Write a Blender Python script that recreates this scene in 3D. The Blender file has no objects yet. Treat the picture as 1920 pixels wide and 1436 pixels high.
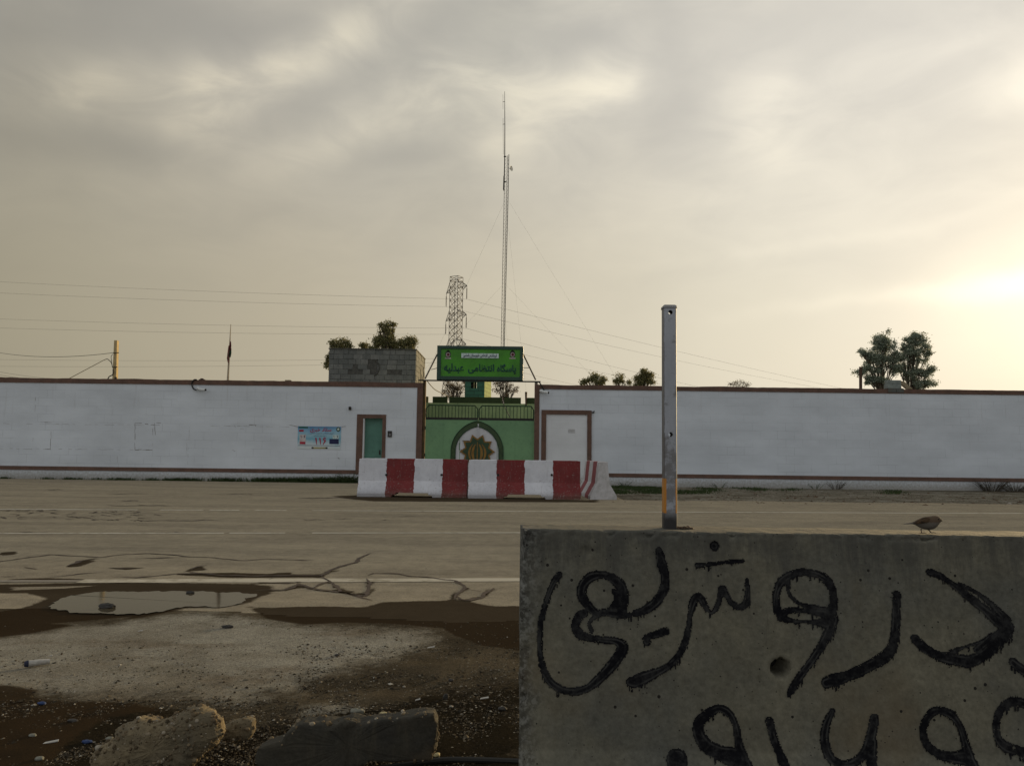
import bpy, bmesh, math, random, unicodedata
import numpy as np
from mathutils import Vector, Matrix, noise as mnoise
random.seed(7); RNG = np.random.default_rng(7)
S = bpy.context.scene
COL = S.collection

# ------------------------------------------------------------------ camera
F_PX, CX, CY = 1480.0, 960.0, 718.0
CAM_Z = 1.215
PITCH = math.atan((847 - 718) / F_PX); ROLL = 0.0125
FW = Vector((0, math.cos(PITCH), math.sin(PITCH)))
R0 = Vector((1, 0, 0)); U0 = Vector((0, -math.sin(PITCH), math.cos(PITCH)))
RT = R0 * math.cos(ROLL) + U0 * math.sin(ROLL)
UP = -R0 * math.sin(ROLL) + U0 * math.cos(ROLL)
EYE = Vector((0, 0, CAM_Z))
cam_data = bpy.data.cameras.new('camera'); cam = bpy.data.objects.new('camera', cam_data); COL.objects.link(cam)
cam_data.sensor_width = 36.0; cam_data.lens = 36.0 * F_PX / 1920.0
cam_data.clip_start = 0.05; cam_data.clip_end = 5000
m3 = Matrix((RT, UP, -FW)).transposed()
cam.matrix_world = Matrix.Translation(EYE) @ m3.to_4x4()
S.camera = cam
S.view_settings.view_transform = 'Standard'; S.view_settings.look = 'None'
S.view_settings.exposure = 0.0; S.view_settings.gamma = 1.0

def ray(px, py): return FW + RT * ((px - CX) / F_PX) - UP * ((py - CY) / F_PX)
def at(px, py, Y):
    d = ray(px, py); return EYE + d * (Y / d.y)
def gnd(px, py, z=0.0):
    d = ray(px, py); return EYE + d * ((z - CAM_Z) / d.z)

# ------------------------------------------------------------------ sun + sky
SUN_AZ, SUN_EL = math.radians(44), math.radians(6.5)
sd = Vector((math.sin(SUN_AZ) * math.cos(SUN_EL), math.cos(SUN_AZ) * math.cos(SUN_EL), math.sin(SUN_EL)))
sl = bpy.data.lights.new('sun', 'SUN'); sl.energy = 5.0; sl.angle = math.radians(2.5); sl.color = (1.0, 0.72, 0.36)
so = bpy.data.objects.new('sun', sl); COL.objects.link(so)
so.rotation_euler = (-sd).to_track_quat('-Z', 'Y').to_euler()

world = bpy.data.worlds.new('World'); S.world = world; world.use_nodes = True
NT = world.node_tree; NT.nodes.clear()
class G:
    """tiny node-graph helper"""
    def __init__(s, nt): s.nt = nt
    def n(s, t, **kw):
        x = s.nt.nodes.new(t)
        for k, v in kw.items(): setattr(x, k, v)
        return x
    def put(s, sock, v):
        if isinstance(v, bpy.types.NodeSocket): s.nt.links.new(v, sock)
        elif v is not None:
            if sock.type == 'RGBA' and len(v) == 3: v = (*v, 1)
            sock.default_value = v
    def m(s, op, a, b=None, c=None, clamp=False):
        x = s.n('ShaderNodeMath', operation=op, use_clamp=clamp)
        s.put(x.inputs[0], a); s.put(x.inputs[1], b) if b is not None else None
        s.put(x.inputs[2], c) if c is not None else None
        return x.outputs[0]
    def vm(s, op, a, b=None):
        x = s.n('ShaderNodeVectorMath', operation=op); s.put(x.inputs[0], a)
        if b is not None: s.put(x.inputs[1], b)
        return x.outputs['Value'] if op in ('DOT_PRODUCT', 'LENGTH', 'DISTANCE') else x.outputs[0]
    def mix(s, f, a, b, mode='MIX'):
        x = s.n('ShaderNodeMix', data_type='RGBA', blend_type=mode); s.put(x.inputs[0], f); s.put(x.inputs[6], a); s.put(x.inputs[7], b)
        return x.outputs[2]
    def noise(s, vec, scale, detail=4, rough=.55, dist=0.0, col=False):
        x = s.n('ShaderNodeTexNoise'); s.put(x.inputs['Vector'], vec); s.put(x.inputs['Scale'], scale)
        x.inputs['Detail'].default_value = detail; x.inputs['Roughness'].default_value = rough; x.inputs['Distortion'].default_value = dist
        return x.outputs['Color' if col else 'Fac']
    def ramp(s, f, stops, interp='LINEAR'):
        x = s.n('ShaderNodeValToRGB'); x.color_ramp.interpolation = interp; s.put(x.inputs[0], f)
        e = x.color_ramp.elements
        while len(e) < len(stops): e.new(0.5)
        for i, (p, c) in enumerate(stops):
            e[i].position = p; e[i].color = (c, c, c, 1) if isinstance(c, (int, float)) else (*c, 1)
        return x.outputs[0]
    def step(s, f, a, b):
        x = s.n('ShaderNodeMapRange', interpolation_type='SMOOTHSTEP'); s.put(x.inputs[0], f)
        x.inputs[1].default_value = a; x.inputs[2].default_value = b; return x.outputs[0]
    def vmul(s, v, k): return s.vm('MULTIPLY', v, k)
    def sep(s, v):
        x = s.n('ShaderNodeSeparateXYZ'); s.put(x.inputs[0], v); return x.outputs
    def comb(s, a, b, c):
        x = s.n('ShaderNodeCombineXYZ'); s.put(x.inputs[0], a); s.put(x.inputs[1], b); s.put(x.inputs[2], c); return x.outputs[0]

g = G(NT)
tc = g.n('ShaderNodeTexCoord').outputs['Generated']
D_ = g.vm('NORMALIZE', tc)
sx, sy, sz = g.sep(D_)
az = g.m('ARCTAN2', sx, sy); el = g.m('ARCSINE', sz)
glow = Vector(ray(1990, 520)).normalized()
sdot = g.vm('DOT_PRODUCT', D_, tuple(glow))
s01 = g.m('MULTIPLY_ADD', sdot, 0.5, 0.5)
def P(c): return (c + 1) / 2
base = g.ramp(s01, [(0.0, (.66, .67, .70)), (P(-.3), (.60, .60, .60)), (P(.12), (.40, .39, .35)), (P(.32), (.345, .312, .235)), (P(.45), (.405, .365, .275)),
                    (P(.62), (.485, .435, .335)), (P(.80), (.60, .545, .435)), (P(.90), (.70, .65, .535)),
                    (P(.96), (.80, .755, .635)), (P(.988), (.85, .81, .70)), (1.0, (.93, .89, .77))])
top = g.ramp(s01, [(0.0, (.66, .68, .72)), (P(.0), (.58, .60, .62)), (P(.25), (.38, .385, .375)), (P(.40), (.365, .348, .308)), (P(.6), (.46, .438, .392)),
                   (P(.78), (.505, .49, .445)), (P(.9), (.66, .635, .585)), (1.0, (.84, .81, .75))])
wn = g.noise(D_, 2.2, 3, .5, 0, True)
wv = g.sep(wn)
elf = g.step(g.m('MULTIPLY_ADD', g.m('SUBTRACT', wv[0], 0.5), 0.18, el), 0.12, 0.50)
skyc = g.mix(elf, base, top)
# perspective coordinates of the cloud layer
zc = g.m('ADD', g.m('MAXIMUM', sz, 0.0), 0.22)
cp = g.comb(g.m('DIVIDE', sx, zc), g.m('DIVIDE', sy, zc), 0.0)
mp = g.n('ShaderNodeMapping'); mp.inputs['Rotation'].default_value = (0, math.radians(16), 0); mp.inputs['Scale'].default_value = (2.6, 2.6, 6.2)
g.put(mp.inputs[0], D_)
n1 = g.noise(mp.outputs[0], 1.3, 5, .5, .5)
n2 = g.noise(mp.outputs[0], 3.4, 6, .55, .6)
cl = g.m('ADD', g.m('MULTIPLY', g.m('SUBTRACT', n1, .5), .26), g.m('MULTIPLY', g.m('SUBTRACT', n2, .5), .26))
band = g.m('MULTIPLY', g.m('MULTIPLY_ADD', g.step(el, 0.12, 0.36), .85, .15), cl)
# individual cloud patches (direction, size, slope, strength)
azw = g.m('ADD', az, g.m('MULTIPLY', g.m('SUBTRACT', wv[1], .5), .16))
elw = g.m('ADD', el, g.m('MULTIPLY', g.m('SUBTRACT', wv[2], .5), .12))
n3 = g.sep(g.noise(D_, 9.0, 3, .5, 0, True))
azw = g.m('ADD', azw, g.m('MULTIPLY', g.m('SUBTRACT', n3[0], .5), .07))
elw = g.m('ADD', elw, g.m('MULTIPLY', g.m('SUBTRACT', n3[1], .5), .05))
def patch(px, py, rx, ry, rot, amp):
    d = ray(px, py).normalized(); a0, e0 = math.atan2(d.x, d.y), math.asin(d.z)
    a = g.m('SUBTRACT', azw, a0); e = g.m('SUBTRACT', elw, e0); c, s_ = math.cos(math.radians(rot)), math.sin(math.radians(rot))
    u = g.m('DIVIDE', g.m('ADD', g.m('MULTIPLY', a, c), g.m('MULTIPLY', e, s_)), rx / F_PX)
    v = g.m('DIVIDE', g.m('SUBTRACT', g.m('MULTIPLY', e, c), g.m('MULTIPLY', a, s_)), ry / F_PX)
    q = g.m('ADD', g.m('MULTIPLY', u, u), g.m('MULTIPLY', v, v))
    return g.m('MULTIPLY', g.m('EXPONENT', g.m('MULTIPLY', q, -1.0)), amp)
acc = band
ptex = g.m('MULTIPLY_ADD', g.step(n2, .3, .7), .9, .55)
for a in [(195, 185, 90, 42, 15, .30), (600, 110, 230, 45, 17, .40), (430, 185, 80, 50, 0, .28), (880, 190, 150, 40, 12, .30),
          (660, 275, 150, 40, 15, .22), (1130, 165, 110, 60, 15, .34), (985, 255, 70, 60, 0, .26), (1440, 200, 90, 80, 30, .16),
          (1080, 40, 120, 40, 20, .15), (430, 60, 170, 60, 5, -.10), (110, 60, 200, 60, 8, -.08), (620, 205, 170, 32, 10, -.13),
          (1090, 85, 80, 55, 0, -.30), (1250, 150, 50, 90, 0, -.22), (240, 285, 220, 40, 10, -.20), (760, 310, 110, 26, 10, -.18),
          (1500, 60, 180, 50, 15, -.12), (520, 30, 200, 40, 0, -.10)]:
    acc = g.m('ADD', acc, g.m('MULTIPLY', patch(*a[:5], a[5] * (.92 if a[5] > 0 else .55)), ptex))
warmth = g.mix(g.m('MULTIPLY_ADD', acc, 1.0, .5, clamp=True), (.93, .95, 1.0), (1.07, 1.025, .91))
fac = g.m('MULTIPLY_ADD', acc, 1.0, 1.0)
skyc = g.vm('MULTIPLY', g.vm('MULTIPLY', skyc, warmth), g.comb(fac, fac, fac))
gl = g.m('ADD', patch(1908, 178, 60, 46, 0, .36), g.m('ADD', patch(1950, 540, 150, 24, 0, .55), patch(1990, 560, 190, 110, 0, .28)))
gl = g.m('ADD', gl, g.m('ADD', patch(1660, 560, 240, 16, 6, .10), patch(1620, 440, 260, 12, 5, .08)))
skyc = g.vm('ADD', skyc, g.vm('MULTIPLY', g.comb(gl, gl, gl), (.60, .53, .39)))
nsk = g.n('ShaderNodeTexSky', sky_type='NISHITA'); nsk.sun_disc = False; nsk.sun_elevation = SUN_EL; nsk.sun_rotation = SUN_AZ
nsk.air_density = 1.2; nsk.dust_density = 4.0
SKY_K = 10.0
skyc = g.vm('MULTIPLY', skyc, (SKY_K, SKY_K, SKY_K))
final = g.mix(0.93, nsk.outputs[0], skyc)
bg = g.n('ShaderNodeBackground'); g.put(bg.inputs[0], final); bg.inputs[1].default_value = 0.1
wo = g.n('ShaderNodeOutputWorld'); NT.links.new(bg.outputs[0], wo.inputs[0])

# ------------------------------------------------------------------ materials
def new_mat(name):
    m = bpy.data.materials.new(name); m.use_nodes = True; nt = m.node_tree; nt.nodes.clear(); q = G(nt)
    b = q.n('ShaderNodeBsdfPrincipled'); o = q.n('ShaderNodeOutputMaterial'); nt.links.new(b.outputs[0], o.inputs[0])
    return m, q, b
def bump(q, b, h, strength=.3, dist=.01):
    x = q.n('ShaderNodeBump'); x.inputs['Strength'].default_value = strength; x.inputs['Distance'].default_value = dist
    q.put(x.inputs['Height'], h); q.nt.links.new(x.outputs[0], b.inputs['Normal'])
def simple(name, c1, c2=None, scale=6.0, rough=.8, detail=5, bs=.15, bd=.01, stretch=(1, 1, 1), metallic=0, spec=.3, lo=.35, hi=.65, speck=0.0, speck_scale=60):
    m, q, b = new_mat(name)
    c2 = c2 or tuple(x * .7 for x in c1)
    v = q.vmul(q.n('ShaderNodeTexCoord').outputs['Object'], stretch)
    f = q.noise(v, scale, detail, .6)
    c = q.mix(q.step(f, lo, hi), c1, c2)
    if speck:
        f2 = q.noise(v, speck_scale, 3, .6); c = q.mix(q.m('MULTIPLY', q.step(f2, .5, .75), speck), c, tuple(x * .3 for x in c1))
    q.put(b.inputs['Base Color'], c); b.inputs['Roughness'].default_value = rough; b.inputs['Metallic'].default_value = metallic
    b.inputs['Specular IOR Level'].default_value = spec
    if bs: bump(q, b, f, bs, bd)
    return m

# white painted block wall
def wall_mat(name, col, joints=.12, seedoff=0.0):
    m, q, b = new_mat(name)
    oc = q.n('ShaderNodeTexCoord').outputs['Object']; x, y, z = q.sep(oc)
    nz = q.noise(oc, 1.2, 4); nzf = q.noise(oc, 14, 5)
    xv = q.comb(q.m('ADD', x, q.m('MULTIPLY', q.m('SUBTRACT', nz, .5), .04)), q.m('ADD', z, q.m('MULTIPLY', q.m('SUBTRACT', nzf, .5), .012)), 0.0)
    br = q.n('ShaderNodeTexBrick'); br.offset = .5; q.put(br.inputs['Vector'], xv)
    br.inputs['Scale'].default_value = 1.0; br.inputs['Mortar Size'].default_value = .009; br.inputs['Mortar Smooth'].default_value = .6
    br.inputs['Brick Width'].default_value = .62; br.inputs['Row Height'].default_value = .30
    br.inputs['Color1'].default_value = (1, 1, 1, 1); br.inputs['Color2'].default_value = (.965, .97, .975, 1); br.inputs['Mortar'].default_value = (.0, .0, .0, 1)
    jm = q.m('MULTIPLY', br.outputs['Fac'], q.m('MULTIPLY', q.step(q.noise(oc, .9, 3), .38, .66), joints * 3.6))
    blotch = q.ramp(q.noise(q.vmul(oc, (.5, 1, 1.3)), .8, 5, .6), [(.3, .84), (.7, 1.07)])
    low = q.m('MULTIPLY', q.step(q.m('ADD', z, q.m('MULTIPLY', q.m('SUBTRACT', nzf, .5), .6)), .50, -.02), .75)
    drip = q.m('MULTIPLY', q.step(q.noise(q.vmul(oc, (5, 1, .35)), 1.4, 5, .65), .58, .82), q.m('MULTIPLY', q.step(z, .8, 3.4), .48))
    c = q.mix(1.0, col, blotch, 'MULTIPLY'); c = q.mix(1.0, c, br.outputs['Color'], 'MULTIPLY') if False else c
    c = q.mix(jm, c, tuple(v * .45 for v in col)); c = q.mix(low, c, (.20, .18, .14)); c = q.mix(drip, c, (.25, .24, .21))
    sp = q.m('MULTIPLY', q.step(nzf, .64, .78), .18); c = q.mix(sp, c, (.3, .3, .28))
    q.put(b.inputs['Base Color'], c); b.inputs['Roughness'].default_value = .85; b.inputs['Specular IOR Level'].default_value = .2
    bump(q, b, q.m('SUBTRACT', q.m('MULTIPLY', nzf, .4), q.m('MULTIPLY', br.outputs['Fac'], .6)), .25, .01)
    return m
M = {}
M['wall'] = wall_mat('wall_white_paint', (.565, .605, .65))
M['wall2'] = wall_mat('wall_patch_paint', (.60, .62, .64), .05)
M['brown'] = simple('brown_trim_paint', (.135, .078, .058), (.10, .062, .047), 3, .85, bs=.1, speck=.4, speck_scale=20)
M['crackline'] = simple('wall_crack', (.17, .16, .15), (.28, .27, .26), 5, .9, bs=0)

# ground with wet, pale and shade-darkened patches driven by painted areas
def ground_mat(name, dry, dry2, pale, pale2, wet, streak, stone):
    m, q, b = new_mat(name)
    oc = q.n('ShaderNodeTexCoord').outputs['Object']
    aw = q.n('ShaderNodeAttribute', attribute_name='wet').outputs['Fac']
    ap = q.n('ShaderNodeAttribute', attribute_name='pale').outputs['Fac']
    ad = q.n('ShaderNodeAttribute', attribute_name='mud_shade').outputs['Fac']
    nb = q.noise(oc, .9, 5, .6); nm = q.noise(oc, 6, 6, .65); nf = q.noise(oc, 55, 4, .7); nff = q.noise(oc, 190, 3, .7)
    st = q.m('ADD', q.m('MULTIPLY', q.noise(q.vmul(oc, (.22, 1.5, 1)), 1.3, 6, .66), .5), q.m('MULTIPLY', q.noise(q.vmul(oc, (.6, 1, 1)), .9, 6, .7), .5)) if streak else nb
    c = q.mix(q.step(st, .36, .66), dry, dry2)
    ne = q.m('ADD', q.m('MULTIPLY', q.m('SUBTRACT', nm, .5), .9), q.m('ADD', q.m('MULTIPLY', q.m('SUBTRACT', q.noise(oc, 30, 4, .7), .5), .8), q.m('MULTIPLY', q.m('SUBTRACT', q.noise(oc, 2.2, 4, .6), .5), .7)))
    pm = q.step(q.m('ADD', ap, ne), .22, .92)
    pc = q.mix(q.step(nb, .35, .65), pale, pale2); pc = q.mix(q.m('MULTIPLY', q.step(q.noise(q.vmul(oc, (.8, 1.5, 1)), 1.5, 5, .65), .52, .68), .6), pc, (.125, .098, .068))
    c = q.mix(pm, c, pc)
    mm = q.step(q.m('ADD', ad, ne), .35, .75)
    c = q.mix(mm, c, q.mix(nm, (.026, .021, .013), (.012, .010, .007)))
    # coarse grain
    c = q.mix(1.0, c, q.ramp(nf, [(.25, .62 if stone else .82), (.5, 1.0), (.75, 1.35 if stone else 1.12)]), 'MULTIPLY')
    c = q.mix(1.0, c, q.ramp(nff, [(.3, .5), (.5, 1.0), (.72, 1.55)]), 'MULTIPLY')
    sp_ = q.m('MULTIPLY', q.step(q.noise(oc, 95, 3, .6), .62, .70), .65); c = q.mix(sp_, c, (.035, .03, .024))
    c = q.mix(1.0, c, q.ramp(nm, [(.25, .8), (.75, 1.18)]), 'MULTIPLY')
    vo = q.n('ShaderNodeTexVoronoi'); q.put(vo.inputs['Vector'], q.vm('ADD', oc, q.vmul(q.noise(oc, 20, 2, .5, 0, True), (.03, .03, .03)))); vo.inputs['Scale'].default_value = 42 if stone else 26
    pick = q.m('MULTIPLY', q.step(vo.outputs['Distance'], .30, .18), q.m('GREATER_THAN', q.sep(vo.outputs['Color'])[0], .86 if stone else .965))
    c = q.mix(pick, c, q.mix(q.sep(vo.outputs['Color'])[1], (.04, .035, .03), (.26, .25, .21)))
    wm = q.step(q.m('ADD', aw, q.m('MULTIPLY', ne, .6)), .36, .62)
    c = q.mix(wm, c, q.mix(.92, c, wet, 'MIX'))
    q.put(b.inputs['Base Color'], c)
    q.put(b.inputs['Roughness'], q.m('MULTIPLY_ADD', wm, -.2, .95))
    b.inputs['Specular IOR Level'].default_value = .0
    h = q.m('ADD', q.m('MULTIPLY', nf, .6), q.m('MULTIPLY', nff, .5)); bump(q, b, h, .8 if stone else .35, .016 if stone else .008)
    return m
M['ground'] = ground_mat('dirt_and_gravel', (.090, .074, .050), (.050, .041, .028), (.262, .248, .205), (.165, .148, .115), (.033, .023, .0135), False, True)
M['road'] = ground_mat('dusty_asphalt', (.315, .270, .193), (.225, .193, .142), (.32, .27, .19), (.28, .24, .17), (.033, .023, .0135), True, False)
M['crack'] = simple('damp_crack', (.045, .030, .020), (.08, .055, .038), 9, .8, bs=0)

def worn_paint(name, col, under, amt=.5):
    m, q, b = new_mat(name); oc = q.n('ShaderNodeTexCoord').outputs['Object']
    f = q.m('ADD', q.m('MULTIPLY', q.noise(oc, 9, 5, .7), .6), q.m('MULTIPLY', q.noise(oc, 1.1, 3), .4))
    q.put(b.inputs['Base Color'], q.mix(q.step(f, amt - .07, amt + .10), col, under)); b.inputs['Roughness'].default_value = .85
    return m
M['lane'] = worn_paint('worn_lane_paint', (.46, .41, .31), (.28, .24, .165), .52)
M['lane_thin'] = worn_paint('faded_lane_paint', (.60, .55, .44), (.29, .245, .175), .55)

m, q, b = new_mat('puddle_water'); M['water'] = m
oc = q.n('ShaderNodeTexCoord').outputs['Object']
b.inputs['Base Color'].default_value = (.055, .046, .03, 1); b.inputs['Roughness'].default_value = .06; b.inputs['IOR'].default_value = 1.12
bump(q, b, q.noise(q.vmul(oc, (1, 2.5, 1)), 5, 3), .03, .01)

# concrete
def concrete(name, c1, c2, stain=(.10, .085, .055), pits=1.0, sc=1.0, bs=.5, top_stain=False):
    m, q, b = new_mat(name); oc = q.n('ShaderNodeTexCoord').outputs['Object']; x, y, z = q.sep(oc)
    nb = q.noise(oc, 2.2 * sc, 6, .62); nm = q.noise(oc, 11 * sc, 6, .65); nf = q.noise(oc, 70 * sc, 5, .7)
    c = q.mix(q.step(nb, .3, .68), c1, c2)
    c = q.mix(1.0, c, q.ramp(nm, [(.25, .78), (.75, 1.2)]), 'MULTIPLY')
    c = q.mix(1.0, c, q.ramp(nf, [(.3, .75), (.7, 1.22)]), 'MULTIPLY')
    sv = q.noise(q.vmul(oc, (7, 7, .9)), 1.5 * sc, 5, .7)
    c = q.mix(q.m('MULTIPLY', q.step(sv, .55, .8), .55), c, stain)
    rs = q.m('MULTIPLY', q.step(q.noise(q.vm('ADD', oc, (3.1, 0, 7.7)), 1.6 * sc, 4, .6), .54, .72), .45); c = q.mix(rs, c, (.125, .092, .050))
    vo = q.n('ShaderNodeTexVoronoi'); q.put(vo.inputs['Vector'], oc); vo.inputs['Scale'].default_value = 34 * sc
    rnd = q.sep(vo.outputs['Color'])
    rad = q.m('MULTIPLY_ADD', rnd[1], .13, .03)
    pit = q.m('MULTIPLY', q.m('LESS_THAN', vo.outputs['Distance'], rad), q.m('GREATER_THAN', rnd[0], .62))
    vo2 = q.n('ShaderNodeTexVoronoi'); q.put(vo2.inputs['Vector'], oc); vo2.inputs['Scale'].default_value = 95 * sc; r2_ = q.sep(vo2.outputs['Color'])
    pit = q.m('MAXIMUM', pit, q.m('MULTIPLY', q.m('LESS_THAN', vo2.outputs['Distance'], q.m('MULTIPLY_ADD', r2_[1], .16, .04)), q.m('GREATER_THAN', r2_[0], .80)))
    pit = q.m('MULTIPLY', pit, pits)
    if top_stain:
        ts = q.m('MULTIPLY', q.step(q.m('ADD', z, q.m('MULTIPLY', q.m('SUBTRACT', q.noise(q.vmul(oc, (9, 9, .6)), 2.0, 5, .75), .5), .55)), .88, 1.02), .55); c = q.mix(ts, c, (.045, .045, .042))
        vs = q.m('MULTIPLY', q.step(q.noise(q.vmul(oc, (26, 26, 1.6)), 1.0, 5, .75), .60, .78), .5); c = q.mix(vs, c, (.05, .045, .036))
        lf = q.m('MULTIPLY', q.step(q.m('ADD', x, q.m('MULTIPLY', q.m('SUBTRACT', nm, .5), .16)), .07, .0), .6); c = q.mix(lf, c, q.mix(q.step(nf, .45, .6), (.03, .03, .028), (.16, .16, .15)))
    c = q.mix(pit, c, (.018, .016, .013))
    q.put(b.inputs['Base Color'], c); b.inputs['Roughness'].default_value = .9; b.inputs['Specular IOR Level'].default_value = .2
    h = q.m('SUBTRACT', q.m('ADD', q.m('MULTIPLY', nf, .35), q.m('MULTIPLY', nm, .8)), q.m('MULTIPLY', pit, .6)); bump(q, b, h, bs, .008)
    return m
M['block'] = concrete('stained_concrete', (.140, .130, .094), (.092, .092, .078), top_stain=True)
M['rubble'] = concrete('rubble_concrete', (.19, .15, .088), (.075, .066, .048), sc=1.5, bs=.8)
M['slab'] = concrete('dark_slab_concrete', (.048, .043, .031), (.033, .032, .028), sc=1.5)
M['oldblock'] = concrete('cinder_block', (.115, .118, .105), (.085, .09, .085), pits=0, sc=.6)
M['mortar'] = simple('cinder_mortar', (.075, .075, .068), (.05, .05, .045), 8)
M['endconc'] = concrete('barrier_concrete', (.36, .355, .35), (.26, .26, .26), pits=0, sc=.6)

def stripes(name, w, off, grey=False):
    m, q, b = new_mat(name); oc = q.n('ShaderNodeTexCoord').outputs['Object']; x, y, z = q.sep(oc)
    n1 = q.noise(oc, 8, 5, .6); nb = q.noise(oc, 3, 5, .6); nf = q.noise(oc, 26, 5, .7)
    xx = q.m('ADD', x, q.m('MULTIPLY', q.m('SUBTRACT', n1, .5), .10))
    fr = q.m('FRACT', q.m('DIVIDE', q.m('ADD', xx, off), 2 * w))
    red = q.m('GREATER_THAN', fr, .5)
    c = q.mix(red, q.mix(q.step(nb, .3, .7), (.60, .61, .65), (.50, .51, .55)), q.mix(q.step(nb, .3, .7), (.175, .022, .022), (.13, .018, .018)))
    c = q.mix(q.m('MULTIPLY', q.step(q.m('ADD', nf, q.m('MULTIPLY', q.step(z, .5, .0), .05)), .62, .66), .75), c, (.26, .25, .23)); c = q.mix(q.m('MULTIPLY', q.step(q.noise(q.vmul(oc, (1.2, 6, 9)), 3, 5, .75), .62, .70), .4), c, (.12, .11, .10))
    low = q.m('MULTIPLY', q.step(q.m('ADD', z, q.m('MULTIPLY', q.m('SUBTRACT', nf, .5), .3)), .22, .0), .5); c = q.mix(low, c, (.10, .08, .06))
    c = q.mix(q.m('MULTIPLY', q.step(q.noise(q.vmul(oc, (6, 6, 1)), 2, 5, .7), .52, .8), .3), c, (.2, .19, .18))
    q.put(b.inputs['Base Color'], c); b.inputs['Roughness'].default_value = .7; b.inputs['Specular IOR Level'].default_value = .3
    bump(q, b, q.m('ADD', nf, n1), .3, .01)
    return m
M['stripe'] = stripes('striped_barrier_paint', .735, 0.0)

M['gate_green'] = simple('gate_green_paint', (.150, .285, .145), (.125, .24, .125), 1.2, .6, speck=.25, speck_scale=9)
M['dark_green'] = simple('dark_green_metal', (.02, .055, .025), (.015, .04, .02), 5, .6)
M['olive'] = simple('olive_arch_paint', (.045, .075, .03), (.035, .06, .028), 5, .7)
M['black'] = simple('black_metal', (.012, .011, .010), (.02, .018, .015), 8, .6)
M['gold'] = simple('gold_paint', (.22, .12, .022), (.15, .08, .018), 8, .5)
M['emb_green'] = simple('emblem_green', (.03, .06, .028), (.022, .04, .02), 6, .6)
M['white_panel'] = simple('white_panel_paint', (.52, .53, .56), (.45, .46, .48), 2, .7)
M['door_green'] = simple('door_green_paint', (.085, .20, .155), (.07, .165, .13), 1.6, .6, speck=.2, speck_scale=8)
M['rear_green'] = simple('rear_green_plaster', (.25, .33, .17), (.20, .27, .14), 2, .9, speck=.3, speck_scale=9)
M['crenel'] = simple('crenel_green', (.032, .05, .018), (.025, .04, .015), 3, .9)
M['tower_green'] = simple('tower_green', (.022, .075, .052), (.018, .06, .042), 3, .9)
M['sign_frame'] = simple('sign_frame_green', (.008, .045, .026), (.006, .033, .02), 4, .35, spec=.4)
M['sign_face'] = simple('sign_face_green', (.055, .25, .014), (.042, .18, .014), 1.3, .4, spec=.3, bs=0)
M['sign_text'] = simple('sign_lettering', (.006, .060, .050), None, 5, .6, bs=0)
M['plate'] = simple('name_plate', (.52, .62, .60), (.45, .55, .53), 5, .5, bs=0)
M['navy'] = simple('navy_ink', (.012, .018, .07), None, 5, .6, bs=0)
M['red_ink'] = simple('red_ink', (.34, .012, .035), (.28, .01, .03), 5, .6, bs=0)
M['crest'] = simple('crest_dark', (.03, .045, .025), None, 5, .6, bs=0)
M['crest_ring'] = simple('crest_pale', (.42, .36, .36), None, 5, .6, bs=0)
M['crest_red'] = simple('crest_maroon', (.10, .012, .02), None, 5, .6, bs=0)
M['steel'] = simple('weathered_steel', (.10, .09, .075), (.07, .06, .05), 6, .6)
M['galv'] = simple('grey_lattice_steel', (.075, .068, .055), (.055, .05, .042), 3, .7)
M['wire'] = simple('wire_grey', (.12, .11, .10), None, 3, .7, bs=0)
M['wire_dark'] = simple('cable_black', (.02, .02, .018), None, 3, .7, bs=0)
M['plaster'] = simple('cam_white', (.6, .62, .62), (.5, .52, .52), 6, .5)
M['pole_conc'] = simple('pole_concrete', (.42, .33, .18), (.34, .27, .15), 4, .9)
M['rust'] = simple('rusty_brown', (.075, .045, .03), (.05, .03, .02), 6, .8)
M['straw'] = simple('dry_board', (.30, .25, .16), (.22, .18, .12), 6, .9)
M['bark'] = simple('bark', (.10, .08, .055), (.06, .05, .035), 6, .95)
def leaf(name, c1, c2):
    m, q, b = new_mat(name); r = q.n('ShaderNodeNewGeometry').outputs['Random Per Island']
    q.put(b.inputs['Base Color'], q.mix(r, c1, c2)); b.inputs['Roughness'].default_value = .6; b.inputs['Specular IOR Level'].default_value = .3
    t = q.n('ShaderNodeBsdfTranslucent'); q.put(t.inputs[0], q.mix(r, c1, c2)); mx = q.n('ShaderNodeMixShader'); mx.inputs[0].default_value = .35
    o = [x for x in q.nt.nodes if x.type == 'OUTPUT_MATERIAL'][0]
    q.nt.links.new(b.outputs[0], mx.inputs[1]); q.nt.links.new(t.outputs[0], mx.inputs[2]); q.nt.links.new(mx.outputs[0], o.inputs[0])
    return m
M['leaf'] = leaf('olive_leaves', (.26, .235, .10), (.09, .10, .045))
M['leaf2'] = leaf('grey_green_leaves', (.30, .34, .26), (.16, .20, .15))
M['leaf3'] = leaf('dry_leaves', (.13, .09, .05), (.06, .055, .03))
M['grass'] = leaf('grass_blades', (.045, .075, .018), (.03, .045, .014))
M['drygrass'] = leaf('dry_twigs', (.09, .075, .05), (.05, .04, .028))
def island(name, stops, rough=.85):
    m, q, b = new_mat(name); r = q.n('ShaderNodeNewGeometry').outputs['Random Per Island']
    c = q.ramp(r, stops); n = q.noise(q.n('ShaderNodeTexCoord').outputs['Object'], 90, 4)
    q.put(b.inputs['Base Color'], q.mix(1.0, c, q.ramp(n, [(.3, .75), (.7, 1.2)]), 'MULTIPLY')); b.inputs['Roughness'].default_value = rough; b.inputs['Specular IOR Level'].default_value = .08
    return m
M['pebble'] = island('pebbles', [(0, (.018, .016, .012)), (.5, (.055, .043, .028)), (.82, (.10, .083, .056)), (.96, (.17, .15, .115)), (1, (.36, .34, .29))])
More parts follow.
